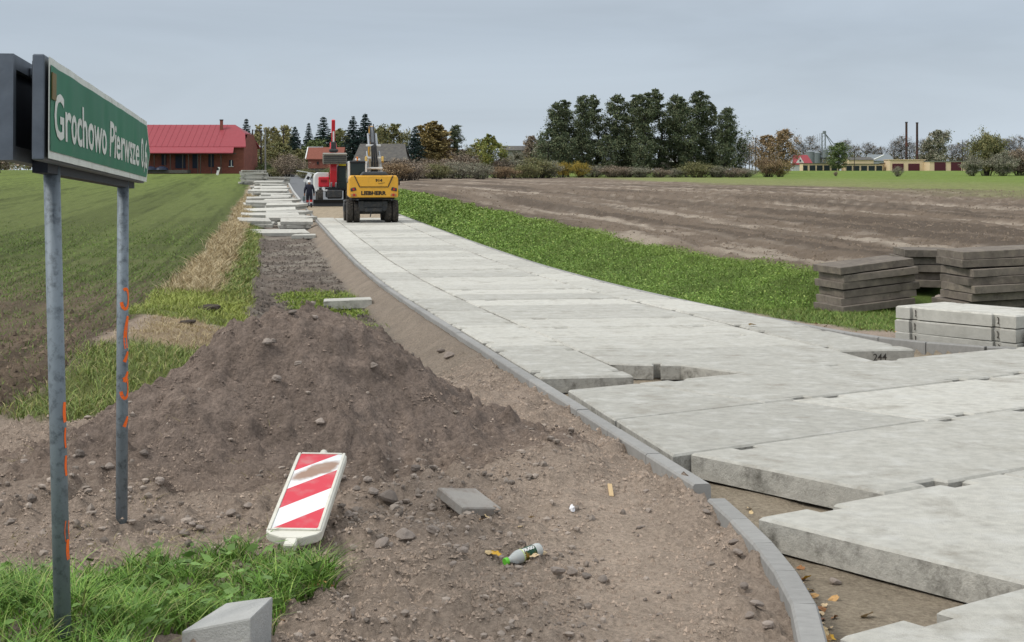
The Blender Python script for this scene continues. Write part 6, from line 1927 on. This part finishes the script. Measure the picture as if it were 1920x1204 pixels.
stone(1566, 1096, 20, 'round stone on the sand bed between two road slabs', None, .8)
for px, py, sz in ((1762, 572, 26), (1866, 574, 28), (1893, 576, 40), (1918, 572, 38), (1905, 560, 24)):
    stone(px, py, sz, 'rounded grey boulder at the foot of the long weathered stack', 'boulders at the long stack', .75)
for px, py, sz in ((842, 672, 20), (825, 664, 16), (512, 645, 14), (548, 590, 14), (590, 600, 16), (500, 660, 22), (700, 700, 18), (560, 690, 16), (520, 720, 18)):
    stone(px, py, sz, 'pale lump of earth on the upper slope of the dirt heap or behind it', 'lumps on the dirt heap')
# sods of turf thrown on the verge
for px, py, sz in ((388, 584, 44), (352, 607, 26)):
    p = ground_hit(px, py); rr = sz * p.y / 2600 / 2
    tag(link('turf_sod', STM[2], None, (p.x, p.y, p.z + rr * .15), (0, 0, .4), (rr * 1.1, rr * .8, rr * .4)), 'dark overturned sod lying on the bleached grass', 'sod', 'sods on the verge').data
    bpy.context.view_layer.update()
for o in [o for o in scene.objects if o.name.startswith('turf_sod')]:
    o.data = o.data.copy() if not o.data.name.startswith('sod') else o.data
    o.data.materials.clear(); o.data.materials.append(mat('dark_sod', (.055, .042, .032), rough=.95, var=.4, nscale=9))
# fallen leaves
def leaf_mesh(seed, col):
    rr = random.Random(seed)
    n = 11; vs = [(0, 0, .12)]; 
    for i in range(n):
        a = 2 * math.pi * i / n
        r_ = (.55 + .45 * abs(math.cos(a * 2.5))) * (1.1 if abs(a - math.pi / 2) < 1 else .9)
        vs.append((r_ * math.cos(a) * .8, r_ * math.sin(a), .35 * rr.uniform(-.5, 1) * r_))
    return MB().add(vs, [(0, i + 1, (i + 1) % n + 1) for i in range(n)]).mesh('leaf', mat('leaf_%d' % seed, col, rough=.7, var=.2, nscale=3))
LFM = [leaf_mesh(0, (.62, .36, .04)), leaf_mesh(1, (.50, .30, .12)), leaf_mesh(2, (.30, .14, .055)), leaf_mesh(3, (.58, .44, .24)), leaf_mesh(4, (.20, .09, .045)), leaf_mesh(5, (.62, .47, .28))]
def leaf(px, py, size, kind, label, group, z=None):
    p = ground_hit(px, py)
    if z == 'slab':
        x, y = on_slab(px, py); p = Vector((x, y, float(zb(y)) + .004))
    r_ = size * p.y / 2600 / 2
    o = link('fallen_leaf', LFM[kind], None, (p.x, p.y, p.z + r_ * .25), (random.uniform(-.5, .5), random.uniform(-.5, .5), random.uniform(0, 6)), (r_, r_, r_))
    tag(o, label, 'leaf', group)
leaf(930, 1050, 26, 0, 'bright yellow fallen leaf beside the green bottle cap', None)
leaf(917, 1044, 18, 3, 'pale leaf tip tucked behind the bright yellow leaf', None)
for px, py, sz in ((997, 975, 16), (975, 990, 14), (912, 985, 18), (903, 976, 14), (1000, 1046, 22), (975, 1064, 18), (1020, 1040, 16)):
    leaf(px, py, sz, random.choice((1, 3, 5)), 'pale brown fallen leaf on the dirt near bottle and tile', 'leaves near the bottle')
for px, py, sz in ((605, 1095, 22), (618, 1088, 18), (590, 1102, 20), (600, 1110, 16), (642, 1076, 16), (540, 1133, 18), (622, 1104, 16), (575, 1108, 16), (512, 1160, 22), (530, 1168, 16), (520, 1150, 18)):
    leaf(px, py, sz, random.choice((1, 2, 3, 4)), 'brown fallen leaf at the edge of the long grass', 'leaves at the grass edge')
kl = []
for i in range(70):
    yy = random.uniform(5.2, 6.9); xk = float(kerb_x(yy)) + .065 + abs(random.gauss(.02, .045))
    kl.append((xk, yy))
for xk, yy in kl:
    z = gz(xk, yy); px, py = px_of(xk, yy, z)
    r_ = random.uniform(.018, .034)
    o = link('fallen_leaf', LFM[random.choice((0, 1, 2, 3, 4, 5, 5))], None, (xk, yy, z + r_ * .3), (random.uniform(-.6, .6), random.uniform(-.6, .6), random.uniform(0, 6)), (r_,) * 3)
    tag(o, 'autumn leaf in the litter gathered along the inside of the curved kerb', 'leaf', 'leaves inside the curved kerb')
for px, py, sz, kd in ((1625, 1160, 34, 5), (1405, 957, 18, 5), (1452, 1020, 20, 0), (1408, 963, 14, 3)):
    leaf(px, py, sz, kd, 'pale dry leaf lying on the sand bed between road slabs', 'leaves on the sand bed')
leaf(1411, 613, 22, 5, 'single pale leaf on the paved road surface', None, 'slab')
for i in range(46):
    x = random.uniform(4.0, 5.6); y = random.uniform(17.3, 20.5)
    if region_weights(np.array([x]), np.array([y]))['lowgrass'][0] > .9 or y < right_kerb_y(x) + .1: continue
    r_ = random.uniform(.022, .045); z = gz(x, y)
    o = link('fallen_leaf', LFM[random.choice((1, 2, 3, 5, 5))], None, (x, y, z + r_ * .3), (random.uniform(-.5, .5), random.uniform(-.5, .5), random.uniform(0, 6)), (r_,) * 3)
    tag(o, 'dry leaf on the bare strip between kerb and new slabs', 'leaf', 'leaves on the bare strip')
